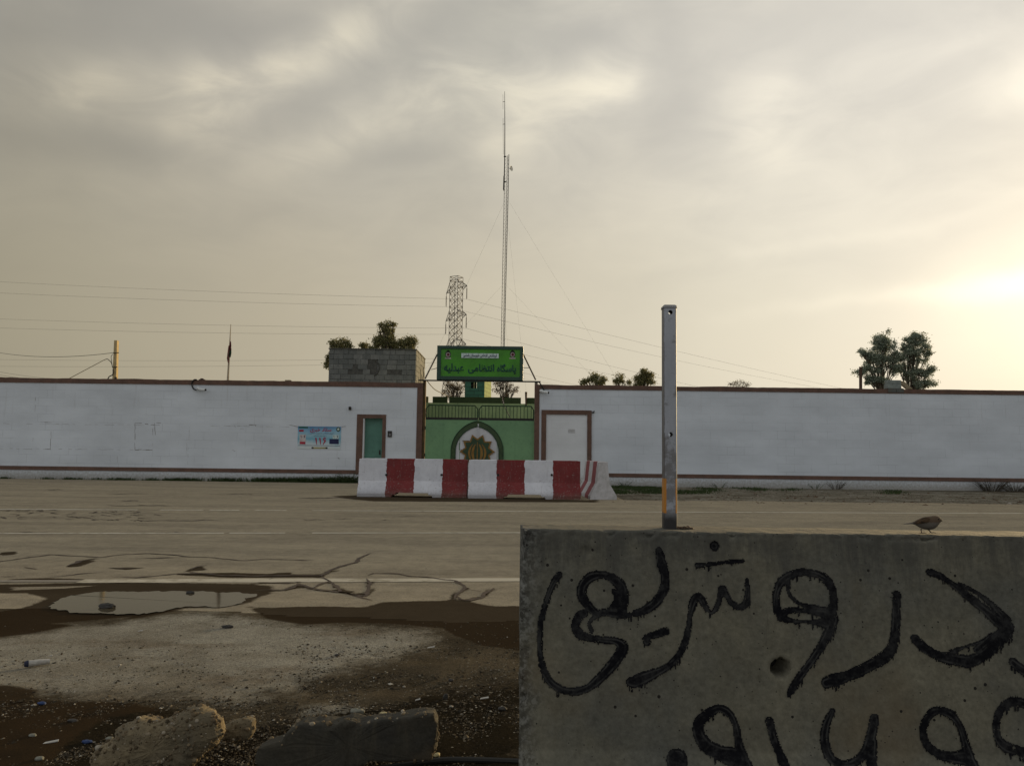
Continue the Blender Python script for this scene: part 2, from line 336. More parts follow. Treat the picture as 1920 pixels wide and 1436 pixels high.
M['aggregate'] = island('aggregate', [(0, (.05, .04, .025)), (.4, (.12, .09, .055)), (.8, (.17, .135, .085)), (1, (.28, .25, .20))])

# ------------------------------------------------------------------ mesh building
class MB:
    def __init__(s): s.v = []; s.f = []; s.mi = []; s.cur = 0
    def quad(s, pts):
        n = len(s.v); s.v += [tuple(p) for p in pts]; s.f.append(tuple(range(n, n + len(pts)))); s.mi.append(s.cur); return s
    def box(s, a, b):
        (x0, y0, z0), (x1, y1, z1) = a, b
        if x0 > x1: x0, x1 = x1, x0
        if y0 > y1: y0, y1 = y1, y0
        if z0 > z1: z0, z1 = z1, z0
        n = len(s.v); s.v += [(x0, y0, z0), (x1, y0, z0), (x1, y1, z0), (x0, y1, z0), (x0, y0, z1), (x1, y0, z1), (x1, y1, z1), (x0, y1, z1)]
        for f in ((0, 3, 2, 1), (4, 5, 6, 7), (0, 1, 5, 4), (1, 2, 6, 5), (2, 3, 7, 6), (3, 0, 4, 7)):
            s.f.append(tuple(n + i for i in f)); s.mi.append(s.cur)
        return s
    def prism(s, poly, d):
        """poly: list of 3-d points (planar), d: extrusion vector"""
        n = len(s.v); k = len(poly); d = Vector(d); P = [Vector(p) for p in poly]
        s.v += [tuple(p) for p in P] + [tuple(p + d) for p in P]
        s.f.append(tuple(range(n, n + k))); s.f.append(tuple(range(n + 2 * k - 1, n + k - 1, -1))); s.mi += [s.cur] * 2
        for i in range(k):
            j = (i + 1) % k; s.f.append((n + i, n + k + i, n + k + j, n + j)); s.mi.append(s.cur)
        return s
    def tube(s, pts, r, seg=6, caps=True):
        P = [Vector(p) for p in pts]; R = r if isinstance(r, (list, tuple)) else [r] * len(P); n0 = len(s.v)
        for i, p in enumerate(P):
            t = (P[min(i + 1, len(P) - 1)] - P[max(i - 1, 0)]).normalized()
            a = t.orthogonal().normalized() if i == 0 else (a - t * a.dot(t)).normalized()
            b_ = t.cross(a)
            for k in range(seg):
                th = 2 * math.pi * k / seg; s.v.append(tuple(p + (a * math.cos(th) + b_ * math.sin(th)) * R[i]))
        for i in range(len(P) - 1):
            for k in range(seg):
                k2 = (k + 1) % seg; s.f.append((n0 + i * seg + k, n0 + i * seg + k2, n0 + (i + 1) * seg + k2, n0 + (i + 1) * seg + k)); s.mi.append(s.cur)
        if caps:
            s.f.append(tuple(n0 + k for k in range(seg))[::-1]); s.f.append(tuple(n0 + (len(P) - 1) * seg + k for k in range(seg))); s.mi += [s.cur] * 2
        return s
    def ribbon(s, pts, w, z=None):
        P = [Vector(p) for p in pts]; n0 = len(s.v)
        W = w if isinstance(w, (list, tuple)) else [w] * len(P)
        for i, p in enumerate(P):
            t = (P[min(i + 1, len(P) - 1)] - P[max(i - 1, 0)]); nrm = Vector((-t.y, t.x, 0)).normalized() * W[i] * .5
            s.v.append(tuple(p + nrm)); s.v.append(tuple(p - nrm))
        for i in range(len(P) - 1):
            s.f.append((n0 + 2 * i, n0 + 2 * i + 1, n0 + 2 * i + 3, n0 + 2 * i + 2)); s.mi.append(s.cur)
        return s
    def ball(s, c, r, seg=8, rings=5, sq=(1, 1, 1)):
        n0 = len(s.v); c = Vector(c)
        s.v.append(tuple(c + Vector((0, 0, r * sq[2]))))
        for i in range(1, rings):
            ph = math.pi * i / rings
            for k in range(seg):
                th = 2 * math.pi * k / seg
                s.v.append((c.x + r * sq[0] * math.sin(ph) * math.cos(th), c.y + r * sq[1] * math.sin(ph) * math.sin(th), c.z + r * sq[2] * math.cos(ph)))
        s.v.append(tuple(c - Vector((0, 0, r * sq[2])))); last = len(s.v) - 1
        for k in range(seg):
            k2 = (k + 1) % seg; s.f.append((n0, n0 + 1 + k, n0 + 1 + k2)); s.mi.append(s.cur)
            for i in range(rings - 2):
                a = n0 + 1 + i * seg; s.f.append((a + k, a + seg + k, a + seg + k2, a + k2)); s.mi.append(s.cur)
            a = n0 + 1 + (rings - 2) * seg; s.f.append((a + k, last, a + k2)); s.mi.append(s.cur)
        return s
    def build(s, name, mats, parent=None, origin=None, smooth=False, bevel=0):
        if not isinstance(mats, (list, tuple)): mats = [mats]
        if parent is not None: org = world_loc(parent)
        else:
            org = Vector(origin) if origin is not None else Vector((sum(v[0] for v in s.v) / len(s.v), sum(v[1] for v in s.v) / len(s.v), min(v[2] for v in s.v)))
        me = bpy.data.meshes.new(name); me.from_pydata([(v[0] - org.x, v[1] - org.y, v[2] - org.z) for v in s.v], [], s.f)
        for m in mats: me.materials.append(m)
        me.polygons.foreach_set('material_index', s.mi)
        if smooth: me.polygons.foreach_set('use_smooth', [True] * len(me.polygons))
        bm = bmesh.new(); bm.from_mesh(me); bmesh.ops.recalc_face_normals(bm, faces=bm.faces); bm.to_mesh(me); bm.free()
        o = bpy.data.objects.new(name, me); COL.objects.link(o)
        if parent is not None: o.parent = parent
        else: o.location = org
        if bevel:
            bv = o.modifiers.new('bevel', 'BEVEL'); bv.width = bevel; bv.segments = 2; bv.limit_method = 'ANGLE'
        return o
def world_loc(o):
    v = Vector(o.location)
    while o.parent: o = o.parent; v += Vector(o.location)
    return v
def tag(o, label=None, cat=None, group=None, kind=None):
    if label: o['label'] = label
    if cat: o['category'] = cat
    if group: o['group'] = group
    if kind: o['kind'] = kind
    return o
def thing(name, loc, label, cat, group=None):
    o = bpy.data.objects.new(name, None); COL.objects.link(o); o.location = loc; o.empty_display_size = .2
    return tag(o, label, cat, group)

# Arabic-script shaping for the built-in font
FORMS = {}
for cp in list(range(0xFB50, 0xFC00)) + list(range(0xFE80, 0xFF00)):
    d = unicodedata.decomposition(chr(cp)).split()
    if len(d) == 2 and d[0] in ('<isolated>', '<initial>', '<medial>', '<final>'): FORMS.setdefault(chr(int(d[1], 16)), {})[d[0][1:-1]] = chr(cp)
def shape(t):
    out = []
    for i, c in enumerate(t):
        f = FORMS.get(c)
        if not f: out.append(c); continue
        prv = FORMS.get(t[i - 1]) if i else None; nxt = FORMS.get(t[i + 1]) if i + 1 < len(t) else None
        jp = bool(prv and 'initial' in prv); jn = bool(nxt and 'initial' in f)
        k = 'medial' if jp and jn else 'final' if jp else 'initial' if jn else 'isolated'
        out.append(f.get(k, c))
    if any(c in FORMS for c in t): out = out[::-1]
    return ''.join(out)
def text_mesh(name, body, mat, parent, cx, cz, y, width, height, depth=.004, bold=0.0, rtl=True):
    cu = bpy.data.curves.new('lettering', 'FONT'); cu.body = shape(body); cu.extrude = depth / 2; cu.offset = bold; cu.resolution_u = 4
    t = bpy.data.objects.new('lettering', cu); COL.objects.link(t); bpy.context.view_layer.update()
    me = bpy.data.meshes.new_from_object(t); COL.objects.unlink(t); bpy.data.objects.remove(t)
    n = len(me.vertices); a = np.empty(n * 3, dtype=np.float32); me.vertices.foreach_get('co', a); a = a.reshape(-1, 3)
    lo, hi = a.min(0), a.max(0); org = world_loc(parent)
    b_ = np.empty_like(a)
    b_[:, 0] = (a[:, 0] - (lo[0] + hi[0]) / 2) * (width / (hi[0] - lo[0])) + cx - org.x
    b_[:, 2] = (a[:, 1] - (lo[1] + hi[1]) / 2) * (height / (hi[1] - lo[1])) + cz - org.z
    b_[:, 1] = -(a[:, 2] - lo[2]) + y - org.y
    me.vertices.foreach_set('co', b_.ravel()); me.materials.clear(); me.materials.append(mat); me.update()
    o = bpy.data.objects.new(name, me); COL.objects.link(o); o.parent = parent; return o

GLY = {'1': [[(.35, 1.0, .16), (.50, .55, .15), (.62, 0.0, .07)]], '0': [[(.45, .52, .22), (.55, .46, .22)]],
       '6': [[(.92, .84, .10), (.62, 1.0, .13), (.34, .86, .15), (.40, .66, .15), (.88, .60, .15)], [(.86, .62, .14), (.55, .34, .15), (.22, .0, .07)]]}
def digits(name, seq, mat, parent, cx, cz, y, w, h):
    mb = MB(); n = len(seq); dw = w / n
    for i, d in enumerate(seq):
        x0 = cx - w / 2 + i * dw; layer = 0
        for st in GLY[d]:
            P = smooth_path([Vector((a * dw * .95, b_ * h, r * dw * 1.0)) for a, b_, r in st], 5)
            for a, b_ in zip(P[:-1], P[1:]):
                t = Vector((b_.x - a.x, b_.y - a.y)); t = t.normalized() if t.length else Vector((1, 0)); nr = Vector((-t.y, t.x)); layer += 1; yy = y - .00003 * layer
                q4 = [(x0 + a.x + nr.x * a.z, a.y + nr.y * a.z), (x0 + b_.x + nr.x * b_.z, b_.y + nr.y * b_.z), (x0 + b_.x - nr.x * b_.z, b_.y - nr.y * b_.z), (x0 + a.x - nr.x * a.z, a.y - nr.y * a.z)]
                mb.prism([(u, yy, cz - h / 2 + v) for u, v in q4], (0, -.002, 0))
    return mb.build(name, mat, parent)
def smooth_path(P, k=6):
    P = [Vector(p) for p in P]; out = []
    for i in range(len(P) - 1):
        p0, p1, p2, p3 = P[max(i - 1, 0)], P[i], P[i + 1], P[min(i + 2, len(P) - 1)]
        for j in range(k):
            t = j / k; out.append(.5 * ((2 * p1) + (p2 - p0) * t + (2 * p0 - 5 * p1 + 4 * p2 - p3) * t * t + (3 * p1 - p0 - 3 * p2 + p3) * t ** 3))
    out.append(P[-1]); return out
# ------------------------------------------------------------------ ground fields
def seg_dist_poly(X, Y, poly):
    """signed distance (positive inside) to polygon, metres"""
    px = np.array([p[0] for p in poly]); py = np.array([p[1] for p in poly]); n = len(px)
    inside = np.zeros(X.shape, bool); dmin = np.full(X.shape, 1e9)
    for i in range(n):
        x1, y1, x2, y2 = px[i], py[i], px[(i + 1) % n], py[(i + 1) % n]
        if y1 != y2:
            c = ((y1 > Y) != (y2 > Y)) & (X < (x2 - x1) * (Y - y1) / (y2 - y1) + x1); inside ^= c
        L = (x2 - x1) ** 2 + (y2 - y1) ** 2 + 1e-12
        t = np.clip(((X - x1) * (x2 - x1) + (Y - y1) * (y2 - y1)) / L, 0, 1)
        dmin = np.minimum(dmin, np.hypot(X - x1 - t * (x2 - x1), Y - y1 - t * (y2 - y1)))
    return np.where(inside, dmin, -dmin)
def seg_dist_line(X, Y, pts):
    d = np.full(X.shape, 1e9)
    for (x1, y1), (x2, y2) in zip(pts[:-1], pts[1:]):
        L = (x2 - x1) ** 2 + (y2 - y1) ** 2 + 1e-12
        t = np.clip(((X - x1) * (x2 - x1) + (Y - y1) * (y2 - y1)) / L, 0, 1)
        d = np.minimum(d, np.hypot(X - x1 - t * (x2 - x1), Y - y1 - t * (y2 - y1)))
    return d
def G2(pts): return [tuple(gnd(x, y).xy) for x, y in pts]
def field(sdv, soft): return np.clip(.5 + sdv / (2 * soft), 0, 1)

WET_SHADE = [([(-200, 1100), (0, 1096), (230, 1093), (470, 1095), (505, 1099), (510, 1112), (470, 1130), (430, 1138), (350, 1139), (270, 1156), (150, 1168), (60, 1186), (0, 1193), (-200, 1230)], .10),
       ([(460, 1136), (500, 1140), (600, 1136), (680, 1140), (720, 1129), (870, 1126), (925, 1137), (1010, 1137), (1010, 1222), (900, 1208), (850, 1190), (830, 1176), (740, 1168), (640, 1166), (570, 1170), (500, 1158)], .07),
       ([(-200, 1280), (0, 1284), (70, 1292), (60, 1305), (130, 1316), (245, 1316), (300, 1330), (200, 1345), (120, 1400), (90, 1440), (-200, 1500)], .08),
       ([(128, 1064), (150, 1054), (182, 1048), (168, 1058), (150, 1063)], .03), ([(200, 1066), (235, 1064), (270, 1065), (240, 1069)], .03), ([(350, 1072), (366, 1064), (388, 1061), (380, 1070)], .03),
       ([(325, 1076), (430, 1074), (520, 1077), (600, 1077), (610, 1083), (420, 1084), (380, 1080)], .03), ([(500, 1079), (528, 1073), (548, 1074), (540, 1080)], .03), ([(0, 1036), (30, 1034), (28, 1040), (0, 1042)], .04),
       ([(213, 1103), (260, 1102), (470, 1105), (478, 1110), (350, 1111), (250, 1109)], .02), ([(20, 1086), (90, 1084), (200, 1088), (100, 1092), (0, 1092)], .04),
       ([(625, 930), (690, 928), (1110, 938), (1120, 934), (1120, 942), (700, 940), (640, 934)], .28)]  # last area paints the barriers' ground shadow, not damp
PALE = [([(-300, 1200), (0, 1196), (150, 1173), (280, 1158), (400, 1144), (480, 1162), (640, 1174), (760, 1178), (830, 1192), (790, 1215), (720, 1236), (620, 1262), (560, 1290), (440, 1318), (330, 1312), (180, 1308), (60, 1292), (-300, 1260)], .22),
        ([(560, 1325), (640, 1318), (700, 1330), (640, 1345), (560, 1345)], .10), ([(1100, 905), (2300, 930), (2300, 955), (1100, 938)], .6, .62)]
MUD_SHADE = [([(-300, 1330), (300, 1322), (430, 1345), (520, 1350), (800, 1300), (1010, 1280), (1010, 1500), (-300, 1700)], .25)]  # dark near soil, with shade around the viewpoint put into its colour
WETLINES = [([(600, 1083), (617, 1091), (640, 1108), (682, 1117), (694, 1106), (695, 1090)], .05), ([(480, 1107), (530, 1108), (560, 1098), (590, 1106), (640, 1112), (690, 1125)], .05),
            ([(853, 1125), (858, 1113), (873, 1103)], .05), ([(853, 1124), (880, 1127), (905, 1118), (923, 1105)], .04), ([(340, 1078), (430, 1081), (600, 1081), (625, 1070)], .05),
            ([(485, 1094), (565, 1092), (610, 1088)], .045), ([(0, 1117), (60, 1112), (230, 1100)], .06), ([(135, 1061), (155, 1053), (180, 1048)], .05)]
DRY = [([(-80, 1114), (0, 1112), (50, 1112), (90, 1122), (55, 1136), (0, 1146), (-80, 1150)], .08), ([(20, 1101), (110, 1100), (190, 1098), (120, 1104), (30, 1107)], .03), ([(90, 1168), (160, 1162), (250, 1154), (220, 1161), (140, 1170)], .03), ([(500, 1118), (560, 1109), (640, 1113), (690, 1125), (660, 1136), (520, 1137)], .05)]
def grid_obj(name, xs, ys, z, mat, keep=None):
    X, Y = np.meshgrid(xs, ys); nx, ny = len(xs), len(ys)
    wet = np.zeros(X.shape); pale = np.zeros(X.shape); mud_shade = np.zeros(X.shape)
    near = (np.abs(X) < 25) & (Y < 32)
    for poly, s_ in WET_SHADE: wet = np.maximum(wet, field(seg_dist_poly(X, Y, G2(poly)), s_))  # this field also carries the barriers' painted shadow
    for ln, s_ in WETLINES: wet = np.maximum(wet, np.clip(1 - seg_dist_line(X, Y, G2(ln)) / (s_ * 2.2), 0, 1) * .75)
    for poly, s_ in DRY: wet = wet * (1 - .95 * field(seg_dist_poly(X, Y, G2(poly)), s_))
    for poly, s_, *am in PALE: pale = np.maximum(pale, field(seg_dist_poly(X, Y, G2(poly)), s_) * (am[0] if am else 1))
    for poly, s_ in MUD_SHADE: mud_shade = np.maximum(mud_shade, field(seg_dist_poly(X, Y, G2(poly)), s_))
    Z = z(X, Y) if callable(z) else np.full(X.shape, z)
    co = np.stack([X, Y, Z], -1).reshape(-1, 3)
    idx = np.arange(nx * ny).reshape(ny, nx)
    q4 = np.stack([idx[:-1, :-1], idx[:-1, 1:], idx[1:, 1:], idx[1:, :-1]], -1).reshape(-1, 4)
    if keep is not None:
        cxm = X[:-1, :-1].ravel(); cym = Y[:-1, :-1].ravel(); q4 = q4[keep(cxm, cym)]
    me = bpy.data.meshes.new(name); me.vertices.add(len(co)); me.vertices.foreach_set('co', co.ravel())
    me.loops.add(q4.size); me.loops.foreach_set('vertex_index', q4.ravel()); me.polygons.add(len(q4))
    me.polygons.foreach_set('loop_start', np.arange(0, q4.size, 4)); me.polygons.foreach_set('loop_total', np.full(len(q4), 4))
    for nm, arr in (('wet', wet), ('pale', pale), ('mud_shade', mud_shade)):
        a = me.attributes.new(nm, 'FLOAT', 'POINT'); a.data.foreach_set('value', arr.ravel().astype(np.float32))
    me.materials.append(mat); me.update(); me.validate()
    me.polygons.foreach_set('use_smooth', np.ones(len(me.polygons), bool))
    o = bpy.data.objects.new(name, me); COL.objects.link(o); return o

xs = np.unique(np.concatenate([np.array([-1500, -700, -300, -120, -60, -30, -20, -14]), np.arange(-9, 9.01, .045), np.array([14, 20, 30, 60, 120, 300, 700, 1500])]))
ys = np.unique(np.concatenate([np.array([-600, -200, -60, -20, -8, -3, 0, 1, 1.6]), np.arange(2.0, 7.6, .035), np.arange(7.6, 32, .4), np.array([34, 40, 50, 80, 160, 400, 900, 2500])]))
def vnoise(X, Y, k, seed):
    xi, yi = np.floor(X * k).astype(np.int64), np.floor(Y * k).astype(np.int64); fx, fy = X * k - xi, Y * k - yi; fx = fx * fx * (3 - 2 * fx); fy = fy * fy * (3 - 2 * fy)
    h = lambda a, b: (np.sin(a * 127.1 + b * 311.7 + seed) * 43758.5453) % 1.0
    return (h(xi, yi) * (1 - fx) + h(xi + 1, yi) * fx) * (1 - fy) + (h(xi, yi + 1) * (1 - fx) + h(xi + 1, yi + 1) * fx) * fy - .5
def gz(X, Y):
    pl_ = np.zeros(X.shape)
    for poly, s_, *am in PALE[:1]: pl_ = field(seg_dist_poly(X, Y, G2(poly)), .25)
    near = np.clip((5.3 - Y) / .8, 0, 1) * np.clip((Y - 1.8) / .3, 0, 1) * (np.abs(X) < 8.5)
    return (vnoise(X, Y, 3, 1) * .016 + vnoise(X, Y, 8, 2) * .012 + vnoise(X, Y, 19, 3) * .008) * near * (1 - .75 * pl_) - .003 + np.where((Y < 6.6) & (np.abs(X) < 9), vnoise(X, Y, 2, 5) * .002, 0)
def gz_old(X, Y):
    return np.where((Y < 6.6) & (Y > 1.8) & (np.abs(X) < 9), (np.sin(X * 7.3 + Y * 3.1) + np.sin(X * 3.7 - Y * 9.2 + 1.3)) * .002 - .001, -.003)
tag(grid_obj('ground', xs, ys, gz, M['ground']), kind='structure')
def road_far(x): return np.where(x < 2.9, 29.25, 20.6 + 0.03 * x + .25 * np.sin(x * 1.3) * .5)
def road_near(x): return 5.78 - .08 * x + .05 * np.sin(x * 2.1) + .03 * np.sin(x * 5.3 + 1)
xs = np.unique(np.concatenate([np.array([-400, -150, -60, -30]), np.arange(-20, 20.01, .09), np.array([30, 60, 150, 400])]))
ys = np.unique(np.concatenate([np.arange(4.0, 12, .05), np.arange(12, 29.3, .15)]))
def rz(X, Y): return np.clip((Y - road_near(np.clip(X, -20, 20))) / .35, 0, 1) * .007 - .003
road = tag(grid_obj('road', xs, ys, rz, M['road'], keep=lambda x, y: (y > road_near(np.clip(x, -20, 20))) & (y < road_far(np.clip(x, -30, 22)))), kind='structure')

# lane markings
def marking(x0, y0, x1, y1, w, mat, z=.008):
    a, b_ = gnd(x0, y0), gnd(x1, y1); mb = MB(); n = 24; pts = [a.lerp(b_, i / n) for i in range(n + 1)]
    for p in pts: p.z = z
    mb.ribbon(pts, [w * random.uniform(.88, 1.08) for _ in pts]); return mb.build('lane_marking', mat, road)
for x0, x1 in ((-500, 258), (300, 381), (393, 449), (477, 537), (585, 2400)):
    marking(x0, 955.2 + .004 * x0 * (1 if x0 > 0 else 1), x1, 955.2 + .004 * x1, .12, M['lane_thin'])
for x0, x1 in ((-500, 420), (430, 535), (585, 1400)): marking(x0, 1000.5 - .0012 * x0, x1, 1000.5 - .0012 * x1, .085, M['lane_thin'])
marking(-300, 1090, 150, 1090.5, .12, worn_paint('very_worn_lane_paint', (.33, .30, .25), (.20, .17, .13), .42)); marking(150, 1090.5, 1400, 1086.5, .20, M['lane'])

# cracks in the road
mb = MB()
def crack(pts, w, z=.0095, jit=.02):
    P = [gnd(*p) for p in pts]; out = []
    for a, b_ in zip(P[:-1], P[1:]):
        n = max(2, int((b_ - a).length / .06))
        for i in range(n): out.append(a.lerp(b_, i / n))
    out.append(P[-1]); W = []
    for i, p in enumerate(out):
        s_ = i * .37; p.x += mnoise.noise(Vector((s_, 1.3, w * 90))) * jit * 1.5; p.y += mnoise.noise(Vector((s_, 7.7, w * 50))) * jit * 2; p.z = z
        W.append(w * (.45 + 1.2 * abs(mnoise.noise(Vector((s_ * .9, 3.1, 0))))) * min(1, (i + 1) / 4, (len(out) - i) / 4))
    mb.ribbon(out, W)
for pts, w in [([(-60, 1062), (0, 1054), (40, 1048), (90, 1041), (140, 1043), (185, 1046), (235, 1040), (280, 1039), (340, 1043), (400, 1047), (460, 1052), (500, 1049), (590, 1052)], .04),
               ([(130, 1062), (150, 1053), (180, 1048)], .06), ([(250, 1049), (300, 1047), (345, 1045)], .05), ([(48, 1064), (70, 1068)], .06), ([(0, 1083), (32, 1082)], .07),
               ([(90, 1084), (150, 1077), (200, 1073)], .04), ([(205, 1066), (235, 1067), (268, 1065)], .07), ([(355, 1069), (372, 1063), (387, 1061)], .05),
               ([(210, 1083), (260, 1084), (330, 1077), (400, 1076)], .04), ([(340, 1073), (420, 1080), (480, 1081), (560, 1080), (600, 1081), (610, 1076), (625, 1068), (650, 1060), (668, 1056), (672, 1050), (680, 1044), (696, 1038)], .05),
               ([(688, 1080), (700, 1076), (730, 1076), (750, 1077), (770, 1081), (800, 1083), (835, 1088), (850, 1090), (868, 1098), (873, 1105), (858, 1113), (853, 1125)], .045),
               ([(873, 1106), (900, 1110)], .04), ([(853, 1119), (862, 1125), (880, 1127), (900, 1122), (905, 1118), (925, 1104)], .05), ([(600, 1085), (617, 1091), (600, 1098), (582, 1106)], .04),
               ([(617, 1091), (640, 1108), (640, 1112), (682, 1119), (690, 1107), (693, 1095), (688, 1086)], .045), ([(480, 1108), (530, 1108), (548, 1103), (562, 1095), (575, 1101), (600, 1108), (650, 1113), (695, 1127)], .045),
               ([(483, 1093), (545, 1095), (565, 1091)], .04), ([(600, 1080), (607, 1086), (617, 1090)], .03), ([(505, 1088), (512, 1083)], .03)]:
    crack(pts, w * 1.25)
R2 = random.Random(3)
for _ in range(70):
    x = R2.uniform(0, 290); y = R2.uniform(957, 976) + (x - 150) * .01; L = R2.uniform(5, 26)
    crack([(x, y), (x + L * .5, y + R2.uniform(-1.5, 1.5)), (x + L, y + R2.uniform(-1.5, 1.5))], R2.uniform(.05, .11), jit=.05)
for x, y, L, w in [(250, 976, 160, .09), (205, 926, 75, .13), (225, 939, 30, .15), (195, 948, 130, .15), (390, 927, 90, .12), (90, 918, 30, .1), (560, 975, 60, .06), (625, 973, 35, .07), (20, 998, 70, .05), (300, 999, 55, .05), (560, 934, 120, .2), (700, 975, 60, .05), (740, 968, 50, .04)]:
    crack([(x, y), (x + L * .3, y + .8), (x + L * .6, y - .5), (x + L, y + .4)], w, jit=.08)
tag(mb.build('road_crack', M['crack'], road))

# puddle
pp = [(95, 1142), (105, 1126), (130, 1117), (180, 1111), (250, 1109), (330, 1110), (400, 1111), (476, 1112), (478, 1116), (455, 1128), (440, 1137), (400, 1139), (350, 1138), (315, 1145), (260, 1152), (200, 1152), (140, 1150)]
P = [gnd(*p) for p in pp]; mb = MB(); out = []
for i, a in enumerate(P):
    b_ = P[(i + 1) % len(P)]
    for k in range(14):
        c = a.lerp(b_, k / 14); c.x += mnoise.fractal(c * 7, .8, 2.2, 3) * .05; c.y += mnoise.fractal(c * 7 + Vector((5, 5, 5)), .8, 2.2, 3) * .07; c.z = .0056; out.append(c)
mb.quad(out); pud = mb.build('puddle', M['water']); tag(pud, kind='structure')

# ------------------------------------------------------------------ gravel and pebbles
OCT = np.array([(1, 0, 0), (0, 1, 0), (-1, 0, 0), (0, -1, 0), (0, 0, 1), (0, 0, -1)], float)
OF = np.array([(0, 1, 4), (1, 2, 4), (2, 3, 4), (3, 0, 4), (1, 0, 5), (2, 1, 5), (3, 2, 5), (0, 3, 5)])
def stones(name, pos, size, mat, flat=.55, rng=RNG):
    n = len(pos); a = rng.uniform(0, 6.28, n); c, s_ = np.cos(a), np.sin(a)
    J = OCT[None] * (1 + rng.uniform(-.35, .35, (n, 6, 3))) + rng.uniform(-.15, .15, (n, 6, 3))
    sc = size[:, None, None] * np.stack([np.ones(n), rng.uniform(.6, 1, n), rng.uniform(flat * .6, flat * 1.2, n)], -1)[:, None, :]
    V = J * sc; X = V[..., 0] * c[:, None] - V[..., 1] * s_[:, None]; Y = V[..., 0] * s_[:, None] + V[..., 1] * c[:, None]
    V = np.stack([X, Y, V[..., 2]], -1) + pos[:, None, :]
    Fc = (OF[None] + (np.arange(n) * 6)[:, None, None]).reshape(-1, 3)
    me = bpy.data.meshes.new(name); me.from_pydata(V.reshape(-1, 3).tolist(), [], Fc.tolist()); me.materials.append(mat)
    o = bpy.data.objects.new(name, me); COL.objects.link(o); return o
pos, size = [], []
for _ in range(42000):
    px, py = RNG.uniform(-60, 985), 1436 + 30 - (RNG.random() ** 1.7) * 300
    if py < 1310 and px < 560 and RNG.random() < .8: continue
    if py < 1210 and RNG.random() < .8: continue
    p = gnd(px, py); pos.append((p.x, p.y, -.002)); size.append(min(.016, .0022 + RNG.exponential(.0021)))
tag(stones('gravel', np.array(pos), np.array(size), M['pebble']), 'brown and grey gravel scattered over the wet dirt in the foreground', 'gravel', kind='stuff')

# ------------------------------------------------------------------ boundary walls
DW = 29.3
def W(px, py, d=0.0): return at(px, py, DW - d)
XL, XR = -34.0, 34.0
ZT = 3.72; ZC = 3.555; ZB1, ZB0 = .475, .335
xg0 = W(790.5, 800).x; xg1 = W(1003, 800).x
wl = thing('boundary_wall', (xg0, DW, 0), 'long white painted block wall with brown trim on the left of the green gate', 'wall')
dx0, dx1 = W(680, 820).x, W(716.5, 820).x; dzt = W(698, 784).z
mb = MB(); T = .28
mb.box((XL, DW, -.1), (dx0, DW + T, ZT)); mb.box((dx1, DW, -.1), (xg0, DW + T, ZT)); mb.box((dx0, DW, dzt), (dx1, DW + T, ZT))
mb.build('wall_body', M['wall'], wl)
# uneven top mortar
mb = MB(); e = .02
n = 160; pts = []
for i in range(n + 1):
    x = XL + (xg0 + e - XL) * i / n; pts.append((x, DW - .03, ZT + .012 + .03 * mnoise.noise(Vector((x * .6, 0, 0))) + .014 * mnoise.noise(Vector((x * 4, 2, 0)))))
poly = [(XL, DW - .03, ZC), (xg0 + e, DW - .03, ZC)] + pts[::-1]
mb.prism(poly, (0, T + .06, 0)); mb.build('coping', M['brown'], wl)
fx0 = W(668.5, 820).x; fx1 = W(723, 820).x; fzt = W(698, 777).z
MB().box((XL, DW - .022, ZB0), (fx0, DW - .0, ZB1)).build('base_band', M['brown'], wl)
MB().box((W(781, 800).x, DW - .026, 0), (xg0 + .02, DW + T + .02, ZC - .003)).build('end_pilaster', M['brown'], wl)
mb = MB(); mb.box((fx0, DW - .028, ZB0 - .01), (dx0, DW - .0, fzt)); mb.box((dx1, DW - .028, 0), (fx1, DW, fzt)); mb.box((dx0, DW - .028, dzt), (dx1, DW, fzt))
dfr = mb.build('door_frame', M['brown'], wl)
MB().box((dx0, DW + .002, 0), (dx0 + .05, DW + T - .06, dzt)).build('door_jamb', M['wall2'], wl)
door = MB().box((dx0 + .05, DW + .16, 0.02), (dx1, DW + .20, dzt)).build('door', M['door_green'], wl)
mb = MB()
for a, b_, c, d in ((.14, .62, 1.15, 1.75), (.14, .62, .35, .95)):
    x0, x1 = dx0 + a, dx0 + b_
    for z0, z1 in ((c, c + .025), (d, d + .025)): mb.box((x0, DW + .152, z0), (x1, DW + .16, z1))
    for x in (x0, x1 - .025): mb.box((x, DW + .1525, c + .025), (x + .025, DW + .16, d))
mb.build('panel_moulding', M['door_green'], door)
MB().box((dx1 - .12, DW + .12, 1.05), (dx1 - .08, DW + .16, 1.22)).build('handle', M['black'], door)
